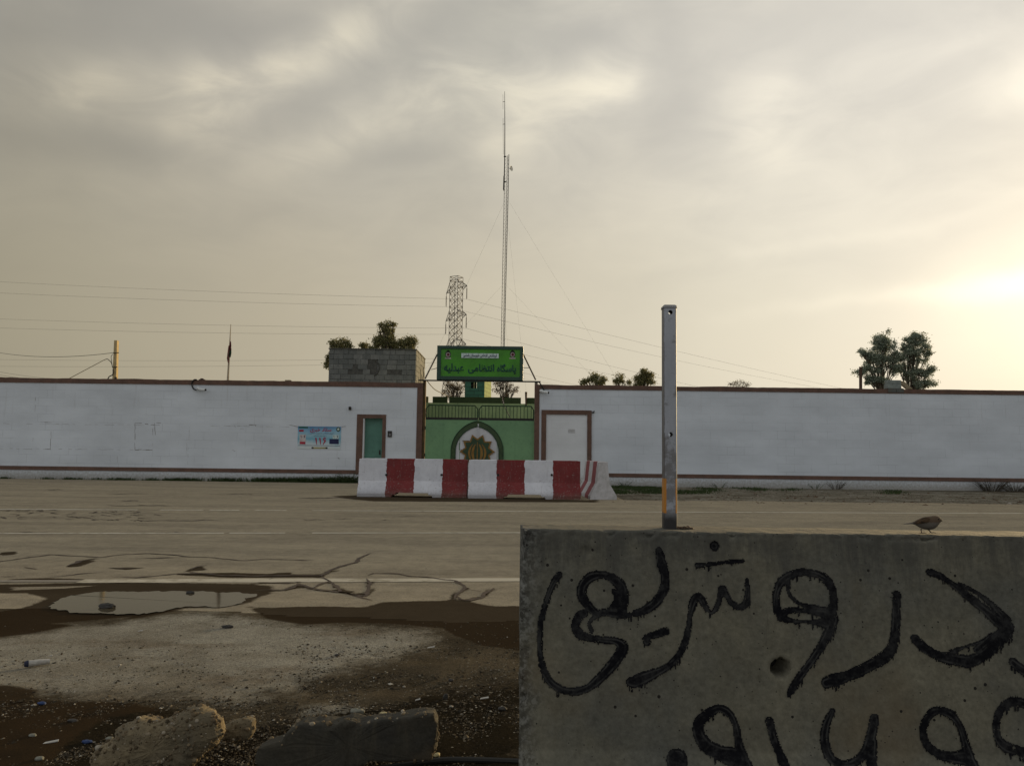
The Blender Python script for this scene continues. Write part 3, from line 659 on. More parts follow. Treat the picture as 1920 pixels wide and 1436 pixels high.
# crack outlines of bricked-up openings
mb = MB()
def wall_line(pts, w):
    for a, b_ in zip(pts[:-1], pts[1:]):
        A, B = W(*a, .003), W(*b_, .003); n = max(2, int((B - A).length / .12))
        for i in range(n):
            if random.random() < .35: continue
            p, q_ = A.lerp(B, i / n), A.lerp(B, (i + 1) / n); d = (q_ - p).normalized(); nr = Vector((-d.z, 0, d.x)) * w * random.uniform(.3, 1)
            j = Vector((random.uniform(-.01, .01), 0, random.uniform(-.01, .01)))
            mb.quad([p + nr + j, q_ + nr + j, q_ - nr + j, p - nr + j])
for pts, w in [([(253, 843), (253, 793), (290, 796)], .012), ([(253, 843), (286, 843)], .014), ([(286, 843), (287, 796)], .007), ([(290, 793), (291, 815)], .012), ([(285, 793), (302, 793)], .013), ([(67, 745), (65, 793), (60, 841)], .006), ([(97, 795), (94, 843)], .008), ([(60, 841), (95, 842)], .009), ([(62, 790), (97, 792)], .007),
               ([(395, 798), (640, 802)], .006), ([(440, 797), (443, 804), (457, 804)], .014), ([(460, 796), (480, 797), (478, 801)], .016), ([(435, 843), (447, 849)], .011), ([(355, 800), (352, 870)], .004), ([(0, 794), (300, 797)], .005), ([(0, 841), (250, 843)], .005), ([(543, 797), (560, 800)], .012), ([(640, 800), (663, 796)], .01), ([(630, 856), (636, 860)], .02), ([(220, 855), (220, 868)], .007), ([(350, 823), (351, 845)], .006)]:
    wall_line(pts, w)
mb.build('plaster_crack', M['crackline'], wl)

wr = thing('boundary_wall', (xg1, DW, 0), 'long white painted block wall with brown trim on the right of the green gate', 'wall')
MB().box((xg1, DW, -.1), (XR, DW + T, ZT - .02)).build('wall_body', M['wall'], wr)
pts = []
for i in range(n + 1):
    x = xg1 - e + (XR - xg1 + e) * i / n; pts.append((x, DW - .03, ZT + .0 + .03 * mnoise.noise(Vector((x * .7, 4, 0))) + .012 * mnoise.noise(Vector((x * 4, 6, 0)))))
mb = MB(); mb.prism([(xg1 - e, DW - .03, ZC), (XR, DW - .03, ZC)] + pts[::-1], (0, T + .06, 0)); mb.build('coping', M['brown'], wr)
MB().box((W(1111, 888).x, DW - .022, ZB0), (XR, DW, ZB1)).build('base_band', M['brown'], wr)
MB().box((xg1 - .02, DW - .026, 0), (W(1011, 800).x, DW + T + .02, ZC - .003)).build('end_pilaster', M['brown'], wr)
a0, a1, a2, a3 = W(1015, 800).x, W(1024, 800).x, W(1101, 800).x, W(1109, 800).x
z0, z1 = W(1060, 777).z, W(1060, 769).z
mb = MB(); mb.box((a0, DW - .06, 0), (a1, DW, z1)); mb.box((a2, DW - .06, 0), (a3, DW, z1)); mb.box((a1, DW - .06, z0), (a2, DW, z1)); mb.build('opening_frame', M['brown'], wr)
MB().box((a1, DW - .010, 0), (a2, DW - .0, z0)).build('infill_panel', M['wall2'], wr)
mb = MB(); mb.box((a3, DW - .05, z1 - .09), (a3 + .08, DW - .02, z1 - .05)); mb.box((a3 + .08, DW - .05, z1 - .09), (a3 + .10, DW - .02, z1 - .0)); mb.build('bracket', M['black'], wr)
mb = MB()
for k in range(3): mb.box((W(1065, 805).x, DW - .014, W(1065, 805).z - k * .05), (W(1078, 805).x, DW - .0105, W(1065, 805).z - k * .05 - .02))
mb.build('faded_stencil', M['crackline'], wr)

# small fittings on the walls
def camera_fit(px, py, label, cable, flip=1):
    o = thing('security_camera', W(px, py), label, 'camera')
    c = W(px, py, .10); mb = MB(); mb.ball(c, .075, 12, 8, (1, 1, .8)); mb.build('housing', M['plaster'], o, smooth=True)
    d = W(px + flip * 13, py + 3, .26); mb = MB(); mb.tube([c + Vector((.02 * flip, -.03, -.02)), d], [.045, .05], 12); mb.build('camera_body', M['plaster'], o)
    mb = MB(); e2 = d + (d - c).normalized() * .004; mb.tube([e2, e2 + (d - c).normalized() * .02], .035, 12); mb.build('lens', M['black'], o)
    MB().tube([W(px, py, 0), c], .03, 8).build('mount', M['plaster'], o)
    pts = [W(x, y, dd) for x, y, dd in cable]
    MB().tube(smooth_path(pts, 5), .022, 6).build('cable', M['wire_dark'], o); return o
def smooth_path(P, k=6):
    P = [Vector(p) for p in P]; out = []
    for i in range(len(P) - 1):
        p0, p1, p2, p3 = P[max(i - 1, 0)], P[i], P[i + 1], P[min(i + 2, len(P) - 1)]
        for j in range(k):
            t = j / k; out.append(.5 * ((2 * p1) + (p2 - p0) * t + (2 * p0 - 5 * p1 + 4 * p2 - p3) * t * t + (3 * p1 - p0 - 3 * p2 + p3) * t ** 3))
    out.append(P[-1]); return out
camera_fit(372, 728, 'small white security camera with looping black cable high on the left wall', [(369, 712, .06), (364, 712, .06), (360, 717, .06), (360, 723, .05), (363, 729, .05), (368, 731, .08)])
camera_fit(1015, 733, 'small white security camera at the top corner of the right wall beside the gate', [(1008, 715, .06), (1013, 719, .06), (1018, 728, .06), (1022, 735, .14)])
p = W(376.5, 712); mb = MB(); mb.box((p.x - .10, DW + .05, ZT), (p.x + .10, DW + .2, ZT + .05)); mb.box((p.x - .05, DW + .06, ZT + .05), (p.x + .04, DW + .18, ZT + .085))
tag(mb.build('stone', M['rust'], bevel=.01), 'small dark lump resting on the wall top above the left camera', 'stone')
p = W(540, 712); tag(MB().box((p.x - .12, DW + .02, ZT), (p.x + .08, DW + .2, ZT + .06)).build('brick_piece', M['straw'], bevel=.01), 'small brick piece on the wall top left of the cinder block hut', 'brick')
p = W(656.5, 766); o = thing('wall_lamp', p, 'small black wall box high between the poster and the green side door', 'lamp')
MB().box((p.x - .045, DW - .08, p.z - .05), (p.x + .045, DW, p.z + .06)).build('lamp_housing', M['black'], o, bevel=.008)
MB().box((p.x - .03, DW - .10, p.z + .06), (p.x + .03, DW, p.z + .07)).build('hood', M['black'], o)
p = W(731, 813.5); o = thing('intercom', p, 'black intercom panel on the white wall right of the green side door', 'intercom')
MB().box((p.x - .075, DW - .05, p.z - .11), (p.x + .075, DW, p.z + .11)).build('intercom_housing', M['black'], o, bevel=.006)
MB().box((p.x - .03, DW - .055, p.z - .07), (p.x + .045, DW - .051, p.z + .015)).build('keypad', simple('keypad_grey', (.2, .2, .2), None, 9), o)
MB().box((p.x - .03, DW - .055, p.z + .03), (p.x + .03, DW - .051, p.z + .07)).build('camera_eye', simple('lens_grey', (.06, .06, .07), None, 9, .3), o)

# poster
pa, pb = W(559, 799), W(638.5, 842.5); po = thing('poster', ((pa.x + pb.x) / 2, DW, pb.z), 'blue and white banner with red lettering and the number 116 pasted on the left wall', 'poster')
m, q, b = new_mat('poster_print'); oc = q.n('ShaderNodeTexCoord').outputs['Object']; x, y, z = q.sep(oc)
Hh = pa.z - pb.z; t_ = q.m('DIVIDE', z, Hh)
c = q.ramp(q.m('ADD', t_, q.m('MULTIPLY', q.m('SUBTRACT', q.noise(oc, 2.5, 4), .5), .5)), [(.05, (.50, .55, .56)), (.22, (.42, .52, .56)), (.45, (.13, .33, .43)), (.62, (.25, .42, .50)), (.8, (.16, .33, .48)), (1, (.06, .17, .32))])
q.put(b.inputs['Base Color'], c); b.inputs['Roughness'].default_value = .5
MB().box((pa.x, DW - .012, pb.z), (pb.x, DW - .002, pa.z)).build('sheet', m, po)
def pz(py): return W(598, py).z
def pxx(px): return W(px, 820).x
Yp = DW - .0125
text_mesh('title', 'ستاد خبری', M['red_ink'], po, pxx(601), pz(806), Yp, pxx(621) - pxx(581), .19, .004, .018)
digits('number', '116', M['red_ink'], po, pxx(601), pz(827), Yp - .001, pxx(612.5) - pxx(590), .25)
text_mesh('small_print', 'نیروی انتظامی جمهوری اسلامی', M['navy'], po, pxx(603), pz(812.3), Yp, pxx(624) - pxx(580), .05, .003)
text_mesh('small_print', 'شهرستان رامشیر', M['navy'], po, pxx(600), pz(817), Yp, pxx(612) - pxx(588), .05, .003)
text_mesh('small_print', 'شماره تماس', M['navy'], po, pxx(600), pz(839.5), Yp - .004, pxx(609) - pxx(590), .035, .003)
MB().box((pxx(560), Yp, pz(835.6)), (pxx(638), Yp - .003, pz(834.9))).build('printed_line', M['navy'], po)
MB().box((pxx(587), Yp, pz(841)), (pxx(613), Yp - .003, pz(838.2))).build('yellow_strip', simple('pale_yellow_ink', (.42, .38, .16), None, 5, bs=0), po)
for xx in (587, 613): MB().ball((pxx(xx), Yp - .003, pz(839.6)), .04, 8, 6, (1.2, .1, .8)).build('black_arrow', M['black'], po)
# printed flag, phone, laptop, crest
mb = MB(); mb.box((pxx(560), Yp, pz(803)), (pxx(577), Yp - .003, pz(800.3))); mb.build('printed_flag', simple('flag_green_ink', (.02, .10, .05), None, 5, bs=0), po)
MB().box((pxx(560.5), Yp - .0005, pz(809.5)), (pxx(569), Yp - .0035, pz(806))).build('printed_flag', M['red_ink'], po)
ph = MB().box((pxx(562), Yp, pz(833)), (pxx(573.5), Yp - .003, pz(815))).build('printed_phone', simple('phone_white_ink', (.5, .48, .47), (.4, .3, .3), 4, bs=0), po)
MB().box((pxx(563), Yp - .0035, pz(833)), (pxx(573), Yp - .005, pz(828.5))).build('phone_base', M['red_ink'], ph)
digits('phone_number', '106', M['navy'], po, pxx(567.8), pz(819.5), Yp - .0035, pxx(572.5) - pxx(563.5), .10)
MB().box((pxx(618), Yp, pz(832)), (pxx(635.5), Yp - .003, pz(822.5))).build('printed_laptop', M['navy'], po)
MB().box((pxx(624), Yp - .001, pz(822)), (pxx(635), Yp - .004, pz(815.3))).build('laptop_screen', M['plate'], po)
digits('screen_number', '106', M['navy'], po, pxx(629.5), pz(818.7), Yp - .0045, pxx(634) - pxx(625), .095)
MB().ball((pxx(634), Yp, pz(804.5)), .075, 14, 10, (1, .05, 1.15)).build('printed_crest', simple('crest_ink', (.06, .085, .04), None, 5, bs=0), po)
MB().ball((pxx(634), Yp - .002, pz(804.3)), .042, 14, 10, (1, .07, 1.1)).build('printed_crest', M['plate'], po)

# ------------------------------------------------------------------ gate
YG = DW + .12
gate = thing('gate', (W(896.5, 860).x, YG, 0), 'green double metal gate with spiked rail, white arch and gold star emblem', 'gate')
def Gp(px, py, d=0.0): return at(px, py, YG - d)
xa, xb, xm = Gp(797.5, 820).x, Gp(1001, 820).x, Gp(896.5, 820).x
zpl = Gp(850, 787).z; zrl = Gp(850, 760).z
for (x0, x1, nm) in ((xa, xm - .012, 'left'), (xm + .012, xb, 'right')):
    lf = MB().box((x0, YG - .02, .08), (x1, YG + .02, zpl)).build('gate_leaf', M['gate_green'], gate)
    mb = MB()
    for k in (.34, .66): mb.box((x0 + (x1 - x0) * k - .008, YG - .026, .08), (x0 + (x1 - x0) * k + .008, YG - .0205, zpl))
    mb.build('panel_seam', M['gate_green'], lf)
    MB().box((x0, YG - .03, zpl + .001), (x1, YG + .03, zpl + .085)).build('middle_rail', M['black'], lf)
    mb = MB(); s1 = .11
    P = [(x0 + .01, YG, zpl + .08), (x0 + .01, YG, zrl - .14), (x0 + s1, YG, zrl), (x1 - s1, YG, zrl), (x1 - .02, YG, zrl - .14), (x1 - .02, YG, zpl + .08)]
    mb.tube(P, .024, 6)
    mb.build('top_rail', M['dark_green'], lf)
    mb = MB()
    for k in range(15):
        x = x0 + s1 + (x1 - x0 - 2 * s1) * k / 14; mb.tube([(x, YG, zpl - .02), (x, YG, zrl)], .0125, 5)
    mb.build('bar', M['dark_green'], lf)
# arch
def arch_pts(xc, half, zs, zap, n=16):
    pts = []
    for i in range(n + 1):
        t = i / n; a = t * math.pi / 2
        x = half * math.cos(a * .985) ** .92; z = zs + (zap - zs) * (math.sin(a) ** 1.0 * .86 + .14 * t ** 3)
        pts.append((x, z))
    pts[-1] = (0, zap)
    return pts
zs = Gp(896, 846).z; zo = Gp(896, 789.5).z; zi = Gp(896, 799.5).z
ho = (Gp(943.3, 850).x - Gp(845.8, 850).x) / 2; hi_ = (Gp(934.8, 850).x - Gp(853.5, 850).x) / 2; xc = (Gp(943.3, 850).x + Gp(845.8, 850).x) / 2
A = arch_pts(xc, ho, zs, zo); B = arch_pts(xc, hi_, zs, zi)
yA = YG - .045
inner = [(xc - x, yA + .022, z) for x, z in B] + [(xc + x, yA + .022, z) for x, z in B[::-1][1:]]
mb = MB(); mb.prism([(xc - hi_, yA + .022, .1)] + inner + [(xc + hi_, yA + .022, .1)], (0, .01, 0)); mb.build('arch_panel', M['white_panel'], gate)
mb = MB()
for sgn in (-1, 1):
    a_ = [(ho, .1)] + A; b2 = [(hi_, .1)] + B
    for i in range(len(a_) - 1):
        q4 = [(xc + sgn * a_[i][0], yA, a_[i][1]), (xc + sgn * a_[i + 1][0], yA, a_[i + 1][1]), (xc + sgn * b2[i + 1][0], yA, b2[i + 1][1]), (xc + sgn * b2[i][0], yA, b2[i][1])]
        mb.prism(q4, (0, .02, 0))
arch = mb.build('arch_band', M['olive'], gate)
mb = MB()
for sgn in (-1, 1):
    for L in (A, B):
        mb.tube([(xc + sgn * L[0][0], yA - .004, .1)] + [(xc + sgn * x, yA - .004, z) for x, z in L], .016, 5)
    k = 0; z = zs + .2
    while z > .2:
        mb.tube([(xc + sgn * ho, yA - .004, z), (xc + sgn * hi_, yA - .004, z - .16)], .010, 4); mb.tube([(xc + sgn * hi_, yA - .004, z - .16), (xc + sgn * ho, yA - .004, z - .32)], .010, 4); z -= .32
mb.build('arch_outline', M['dark_green'], arch)
# star emblem
zc_ = Gp(895, 846.5).z; xs_ = Gp(895, 846).x; R1, R2_ = .655, .475
def star(r1, r2): return [(xs_ + (r1 if k % 2 == 0 else r2) * math.sin(math.radians(18 + 18 * k)), zc_ + (r1 if k % 2 == 0 else r2) * math.cos(math.radians(18 + 18 * k))) for k in range(20)]
yS = yA - .03
mb = MB(); mb.prism([(x, yS, z) for x, z in star(R1, R2_)], (0, .05, 0)); em = mb.build('star_emblem', M['gold'], gate)
mb = MB(); mb.prism([(x, yS - .012, z) for x, z in star(R1 * .86, R2_ * .87)], (0, .011, 0)); mb.build('star_field', M['emb_green'], em)
mb = MB()
for sgn in (-1, 1):
    for off, bow, w in ((.30, .13, .040), (.17, .10, .048)):
        P = []
        for i in range(13):
            t = -1 + 2 * i / 12; P.append((xs_ + sgn * (off - bow * t * t), yS - .02, zc_ - .06 + t * .33))
        for a, b_ in zip(P[:-1], P[1:]):
            wa = w * (1 - .6 * abs((a[2] - zc_ + .06) / .33) ** 2); wb = w * (1 - .6 * abs((b_[2] - zc_ + .06) / .33) ** 2)
            mb.prism([(a[0] - wa, a[1], a[2]), (a[0] + wa, a[1], a[2]), (b_[0] + wb, b_[1], b_[2]), (b_[0] - wb, b_[1], b_[2])], (0, .007, 0))
mb.prism([(xs_ - .02, yS - .02, zc_ - .40), (xs_ + .02, yS - .02, zc_ - .40), (xs_ + .012, yS - .02, zc_ + .32), (xs_, yS - .02, zc_ + .38), (xs_ - .012, yS - .02, zc_ + .32)], (0, .007, 0))
mb.build('crescent_relief', M['gold'], em)
MB().box((xm - .02, YG - .055, zc_ + .3), (xm + .02, YG - .0455, zo - .1)).build('closing_strip', M['white_panel'], gate)
mb = MB()
for a, b_ in (((866, 826), (880, 826)), ((861, 830), (861, 843)), ((861, 843), (867, 843))):
    p, q_ = Gp(*a), Gp(*b_); mb.box((min(p.x, q_.x) - .006, YG - .029, min(p.z, q_.z) - .006), (max(p.x, q_.x) + .006, YG - .0235, max(p.z, q_.z) + .006))
mb.build('wicket_outline', M['crest'], gate)
# gate posts
pl = thing('gate_post', (Gp(794.5, 860).x, YG, 0), 'sunlit rusty steel post on the left side of the gate carrying the sign frame', 'post')
MB().box((Gp(792.6, 800).x, YG - .05, 0), (Gp(797, 800).x, YG + .12, Gp(795, 713).z)).build('post_shaft', simple('ochre_post', (.12, .08, .03), (.06, .04, .02), 4), pl)
for z in (1.0, 2.0, 2.55): MB().tube([(Gp(797, 800).x + .005, YG - .03, z), (Gp(797, 800).x + .005, YG - .03, z + .12)], .022, 8).build('hinge', M['black'], pl)
pr = thing('gate_post', (Gp(1001.9, 860).x, YG, 0), 'slim pale steel post on the right side of the gate carrying the sign frame', 'post')
MB().box((Gp(1000.6, 800).x + .02, YG - .05, 0), (Gp(1002.2, 800).x, YG + .02, Gp(1002, 716).z)).build('post_shaft', simple('pale_post', (.26, .26, .22), (.18, .18, .15), 4), pr)
MB().box((Gp(1003.3, 714).x, DW + .05, 3.6), (Gp(1008.3, 714).x, DW + .15, Gp(1005, 716).z)).build('post_head', simple('pale_post2', (.30, .28, .22), None, 4), pr)

# ------------------------------------------------------------------ sign
YS = DW - .05
def Sp(px, py, d=0.0): return at(px, py, YS - d)
sg = thing('sign_board', (Sp(900, 713).x, YS, Sp(900, 713).z), 'green sign board with dark green frame and dark lettering above the gate', 'sign')
x0, x1, z1, z0 = Sp(819.3, 680).x, Sp(981, 680).x, Sp(900, 648.8).z, Sp(900, 712.6).z
i0, i1, iz1, iz0 = Sp(826.5, 680).x, Sp(975, 680).x, Sp(900, 654.6).z, Sp(900, 706).z
mb = MB(); mb.box((x0, YS - .02, z0), (i0, YS + .16, z1)); mb.box((i1, YS - .02, z0), (x1, YS + .16, z1)); mb.box((i0, YS - .02, iz1), (i1, YS + .16, z1)); mb.box((i0, YS - .02, z0), (i1, YS + .16, iz0))
mb.build('sign_frame', M['sign_frame'], sg, bevel=.006)
MB().box((i0, YS + .02, iz0), (i1, YS + .10, iz1)).build('sign_face', M['sign_face'], sg)
pc = MB().box((Sp(865, 666).x, YS - .01, Sp(900, 671.4).z), (Sp(935, 666).x, YS + .019, Sp(900, 662.6).z)).build('name_plate', M['plate'], sg)
cx_ = (Sp(865, 666).x + Sp(935, 666).x) / 2; w_ = Sp(931.5, 666).x - Sp(868.5, 666).x
text_mesh('plate_lettering', 'فرماندهی انتظامی شهرستان رامشیر', M['navy'], pc, cx_, Sp(900, 667).z, YS - .011, w_, .15, .006, .02)
for word, xa_, xb_, zc2, h in (('پاسگاه', 932, 967.5, 691.5, .40), ('انتظامی', 877.5, 926.5, 691.5, .36), ('عبدلیه', 832.5, 869.5, 691, .38)):
    text_mesh('lettering', word, M['sign_text'], sg, (Sp(xa_, 690).x + Sp(xb_, 690).x) / 2, Sp(900, zc2).z, YS + .019, Sp(xb_, 690).x - Sp(xa_, 690).x, h, .02, .022)
for px in (840, 961):
    c = Sp(px, 665); mb = MB(); yq = YS + .019
    def disc(mbx, cx2, cz2, rx, rz, y, n=20): mbx.prism([(cx2 + rx * math.cos(2 * math.pi * k / n), y, cz2 + rz * math.sin(2 * math.pi * k / n)) for k in range(n)], (0, -.006, 0))
    disc(mb, c.x, c.z + .02, .105, .135, yq); mb.prism([(c.x - .07, yq, c.z + .12), (c.x + .07, yq, c.z + .12), (c.x, yq, c.z + .19)], (0, -.006, 0))
    cr = mb.build('crest', M['crest'], sg)
    mb = MB(); disc(mb, c.x, c.z, .078, .085, yq - .0065); mb.build('crest_ring', M['crest_ring'], cr)
    mb = MB(); disc(mb, c.x + .008, c.z + .004, .05, .056, yq - .013); mb.build('crest_centre', M['crest_red'], cr)
    MB().box((c.x - .115, yq - .006, c.z - .155), (c.x + .115, yq, c.z - .115)).build('crest_base', M['crest_ring'], cr)
mb = MB()
l0, l1 = Sp(785, 711, -.08), Sp(1013.5, 714.2, -.08)
mb.box((l0.x, YS + .03, z0 - .055), (l1.x, YS + .09, z0 - .006)); mb.build('cross_bar', M['black'], sg)
mb = MB(); mb.tube([Sp(820, 664, -.12), Sp(797, 710.5, -.12)], .028, 8); mb.tube([Sp(820, 690, -.12), Sp(808.5, 693, -.12)], .012, 6); mb.build('brace', M['steel'], sg)
mb = MB(); mb.tube([Sp(981, 664, -.12), Sp(1004.5, 712.5, -.12)], .028, 8); mb.tube([Sp(981, 689.5, -.12), Sp(992, 689.5, -.12)], .012, 6); mb.build('brace', M['steel'], sg)
o = MB().tube(smooth_path([at(800, 713, 29.5), at(815, 730, 32), at(836, 741, 36), at(858, 757, 36)], 5), .018, 5).build('cable', M['wire_dark']); tag(o, 'black cable sagging from the left gate post across the gateway', 'cable')
o = MB().tube(smooth_path([at(944, 757, 35), at(948, 766, 32), at(957.5, 785, 29.5)], 5), .018, 5).build('cable', M['wire_dark']); tag(o, 'short black cable dropping onto the right leaf of the gate', 'cable')

# ------------------------------------------------------------------ green building behind the gate
DR = 36.0
rb = thing('green_parapet_wall', (at(900, 860, DR).x, DR, 0), 'pale green rear wall with dark battlements seen through the gateway', 'wall')
zr = at(900, 756, DR).z; zk = at(900, 744.5, DR).z
MB().box((at(740, 760, DR).x, DR, -.05), (at(1060, 760, DR).x, DR + .3, zr)).build('wall_body', M['rear_green'], rb)
for a, b_ in ((755, 781), (795.5, 802.3), (811, 838.3), (842, 941), (945.5, 976.8), (985.5, 1003), (1012, 1040)):
    MB().box((at(a, 750, DR).x, DR + .02, zr + .001), (at(b_, 750, DR).x, DR + .26, zk)).build('merlon', M['crenel'], rb)
p = at(986.3, 748, DR - .1); MB().tube([(p.x, DR - .06, zr - .1), (p.x, DR - .06, at(986, 735, DR).z)], [.03, .055], 8).build('spout_pipe', M['rust'], rb)
DT = 39.0
def brick_green(name, c1, mort, sx=.42, sy=.2):
    m, q, b = new_mat(name); oc = q.n('ShaderNodeTexCoord').outputs['Object']; x, y, z = q.sep(oc)
    br = q.n('ShaderNodeTexBrick'); q.put(br.inputs['Vector'], q.comb(q.m('ADD', x, y), z, 0.0)); br.inputs['Scale'].default_value = 1
    br.inputs['Brick Width'].default_value = sx; br.inputs['Row Height'].default_value = sy; br.inputs['Mortar Size'].default_value = .014
    br.inputs['Color1'].default_value = (*c1, 1); br.inputs['Color2'].default_value = (*[v * .8 for v in c1], 1); br.inputs['Mortar'].default_value = (*mort, 1)
    q.put(b.inputs['Base Color'], br.outputs['Color']); b.inputs['Roughness'].default_value = .9; return m
tw = thing('guard_tower', (at(895, 860, DT).x, DT, 0), 'dark green brick watch tower with a small window behind the gate sign', 'tower')
x0, x1 = at(871.5, 730, DT).x, at(908.4, 730, DT).x; z0 = 3.2; z1 = at(890, 690, DT).z; wx0, wx1 = at(883, 720, DT).x, at(894, 720, DT).x; wz0, wz1 = at(890, 728, DT).z, at(890, 716, DT).z
mb = MB(); mb.box((x0, DT, 0), (wx0, DT + .2, z1)); mb.box((wx1, DT, 0), (x1 - .003, DT + .2, z1)); mb.box((wx0, DT, 0), (wx1, DT + .2, wz0)); mb.box((wx0, DT, wz1), (wx1, DT + .2, z1))
xr2 = at(921, 730, 40.8).x
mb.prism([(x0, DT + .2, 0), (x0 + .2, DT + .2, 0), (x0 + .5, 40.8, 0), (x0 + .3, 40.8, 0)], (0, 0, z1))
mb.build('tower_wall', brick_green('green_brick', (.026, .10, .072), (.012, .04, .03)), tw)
MB().prism([(x1 - .2, DT + .21, 0), (x1, DT, 0), (xr2, 40.8, 0), (xr2 - .2, 40.8, 0)], (0, 0, z1)).build('side_wall', brick_green('sunlit_green_brick', (.20, .27, .09), (.07, .10, .03)), tw)  # same green brick as the front, sunlight painted into a brighter colour
MB().prism([(x0 - .06, DT - .06, z1), (x1 + .06, DT - .06, z1), (xr2 + .06, 40.86, z1), (x0 + .24, 40.86, z1)], (0, 0, .12)).build('tower_roof', M['crenel'], tw)
mb = MB(); yb_ = 40.4; mb.box((x0 + .5, yb_, 0), (wx0 - .1, yb_ + .15, z1)); mb.box((wx1 + .12, yb_, 0), (xr2 - .2, yb_ + .15, z1)); mb.box((wx0 - .1, yb_, 0), (wx1 + .12, yb_ + .15, wz0 - .05)); mb.box((wx0 - .1, yb_, wz1 + .2), (wx1 + .12, yb_ + .15, z1))  # rear opening added so bright sky shows through the front window
mb.build('rear_wall', M['tower_green'], tw)
MB().box((wx0 - .08, yb_ + .02, wz0), (wx0 + .06, yb_ + .06, wz1 + .1)).build('sunlit_inside', simple('sunlit_inside_ochre', (.55, .33, .14), (.40, .25, .11), 6), tw)  # added leaf; its orange colour stands in for the sunlit tower interior
mb = MB(); mb.tube([(wx0 + .13, DT + .1, wz0), (wx0 + .13, DT + .1, wz1)], .012, 5); mb.tube([(wx0, DT + .1, (wz0 + wz1) / 2), (wx1, DT + .1, (wz0 + wz1) / 2)], .012, 5); mb.build('window_grille', M['rust'], tw)

# ------------------------------------------------------------------ cinder block hut
DH = 31.6
hut = thing('cinder_block_hut', (at(700, 720, DH).x, DH, 2.9), 'bare grey cinder block guard hut with bricked up windows above the left wall', 'hut')
hx0, hx1 = at(616.5, 690, DH).x, at(779.5, 690, DH).x; hz1 = at(700, 655.5, DH).z; hz0 = 2.9; DH2 = 34.9
mb = MB(); mb.box((hx0 + .02, DH + .02, 0), (hx1 - .02, DH2 - .02, hz1 - .03)); mb.build('mortar_core', M['mortar'], hut)
MB().box((hx0 - .03, DH - .03, hz1 - .0), (hx1 + .03, DH2, hz1 + .04)).build('hut_roof', M['mortar'], hut)
mb = MB(); RH = .203; RR = random.Random(5)
rows = int((hz1 - hz0) / RH) + 1
def recess(x, r):
    px = CX + x / DH * F_PX
    if 1 <= r - 2 and 2 <= r <= 4 and (658 < px < 674 or 733.5 < px < 749): return .16
    if 2 <= r <= 4 and 695 < px < 712: return .04
    return 0
for r in range(rows):
    zt = hz1 - r * RH; zb = zt - RH + .012; x = hx0 - (.2 if r % 2 else 0)
    while x < hx1:
        w = RR.choice([.39, .39, .39, .3, .2]); xa2 = max(x, hx0); xb2 = min(x + w - .012, hx1)
        if xb2 - xa2 > .04:
            dd = recess((xa2 + xb2) / 2, r); j = RR.uniform(-.008, .012)
            if not dd: mb.box((xa2, DH + j, zb), (xb2, DH + .1, zt))
        x += w
    y = DH + (.2 if r % 2 else .0)
    while y < DH2:
        w = .39; ya = max(y, DH + .1); yb = min(y + w - .012, DH2)
        slit = 2 <= r <= 6 and ((33.0 < (ya + yb) / 2 < 33.45) or (34.1 < (ya + yb) / 2 < 34.5))
        if yb - ya > .04 and not slit: mb.box((hx1 - .1, ya, zb), (hx1 + RR.uniform(-.006, .01), yb, zt))
        y += w
for b2 in range(0): pass
M['oldblock_rand'] = None
m, q, b = new_mat('cinder_block_faces'); r_ = q.n('ShaderNodeNewGeometry').outputs['Random Per Island']; oc = q.n('ShaderNodeTexCoord').outputs['Object']
c = q.mix(r_, (.150, .155, .145), (.098, .105, .10)); c = q.mix(1.0, c, q.ramp(q.noise(oc, 5, 5, .65), [(.3, .75), (.7, 1.2)]), 'MULTIPLY')
q.put(b.inputs['Base Color'], c); b.inputs['Roughness'].default_value = .95; bump(q, b, q.noise(oc, 30, 4), .4, .01)
mb.build('block_courses', m, hut)
for px in (666, 741.3):
    mb = MB(); x = at(px, 690, DH).x
    for k in range(3): mb.box((x - .17, DH + .15, hz1 - (2 + k) * RH - RH + .012), (x + .17, DH + .165, hz1 - (2 + k) * RH))
    mb.build('bricked_window', m, hut)
mb = MB()
for cx3, a0_, a1_ in ((696, -70, 70), (697, 0, 0)):
    pts = [at(696 + 15 * math.cos(math.radians(t)), 689 - 16 * math.sin(math.radians(t)), DH - .02) for t in range(-70, 71, 14)]
    if a0_: mb.tube(pts, .022, 5)
mb.build('mortar_smear', M['mortar'], hut)

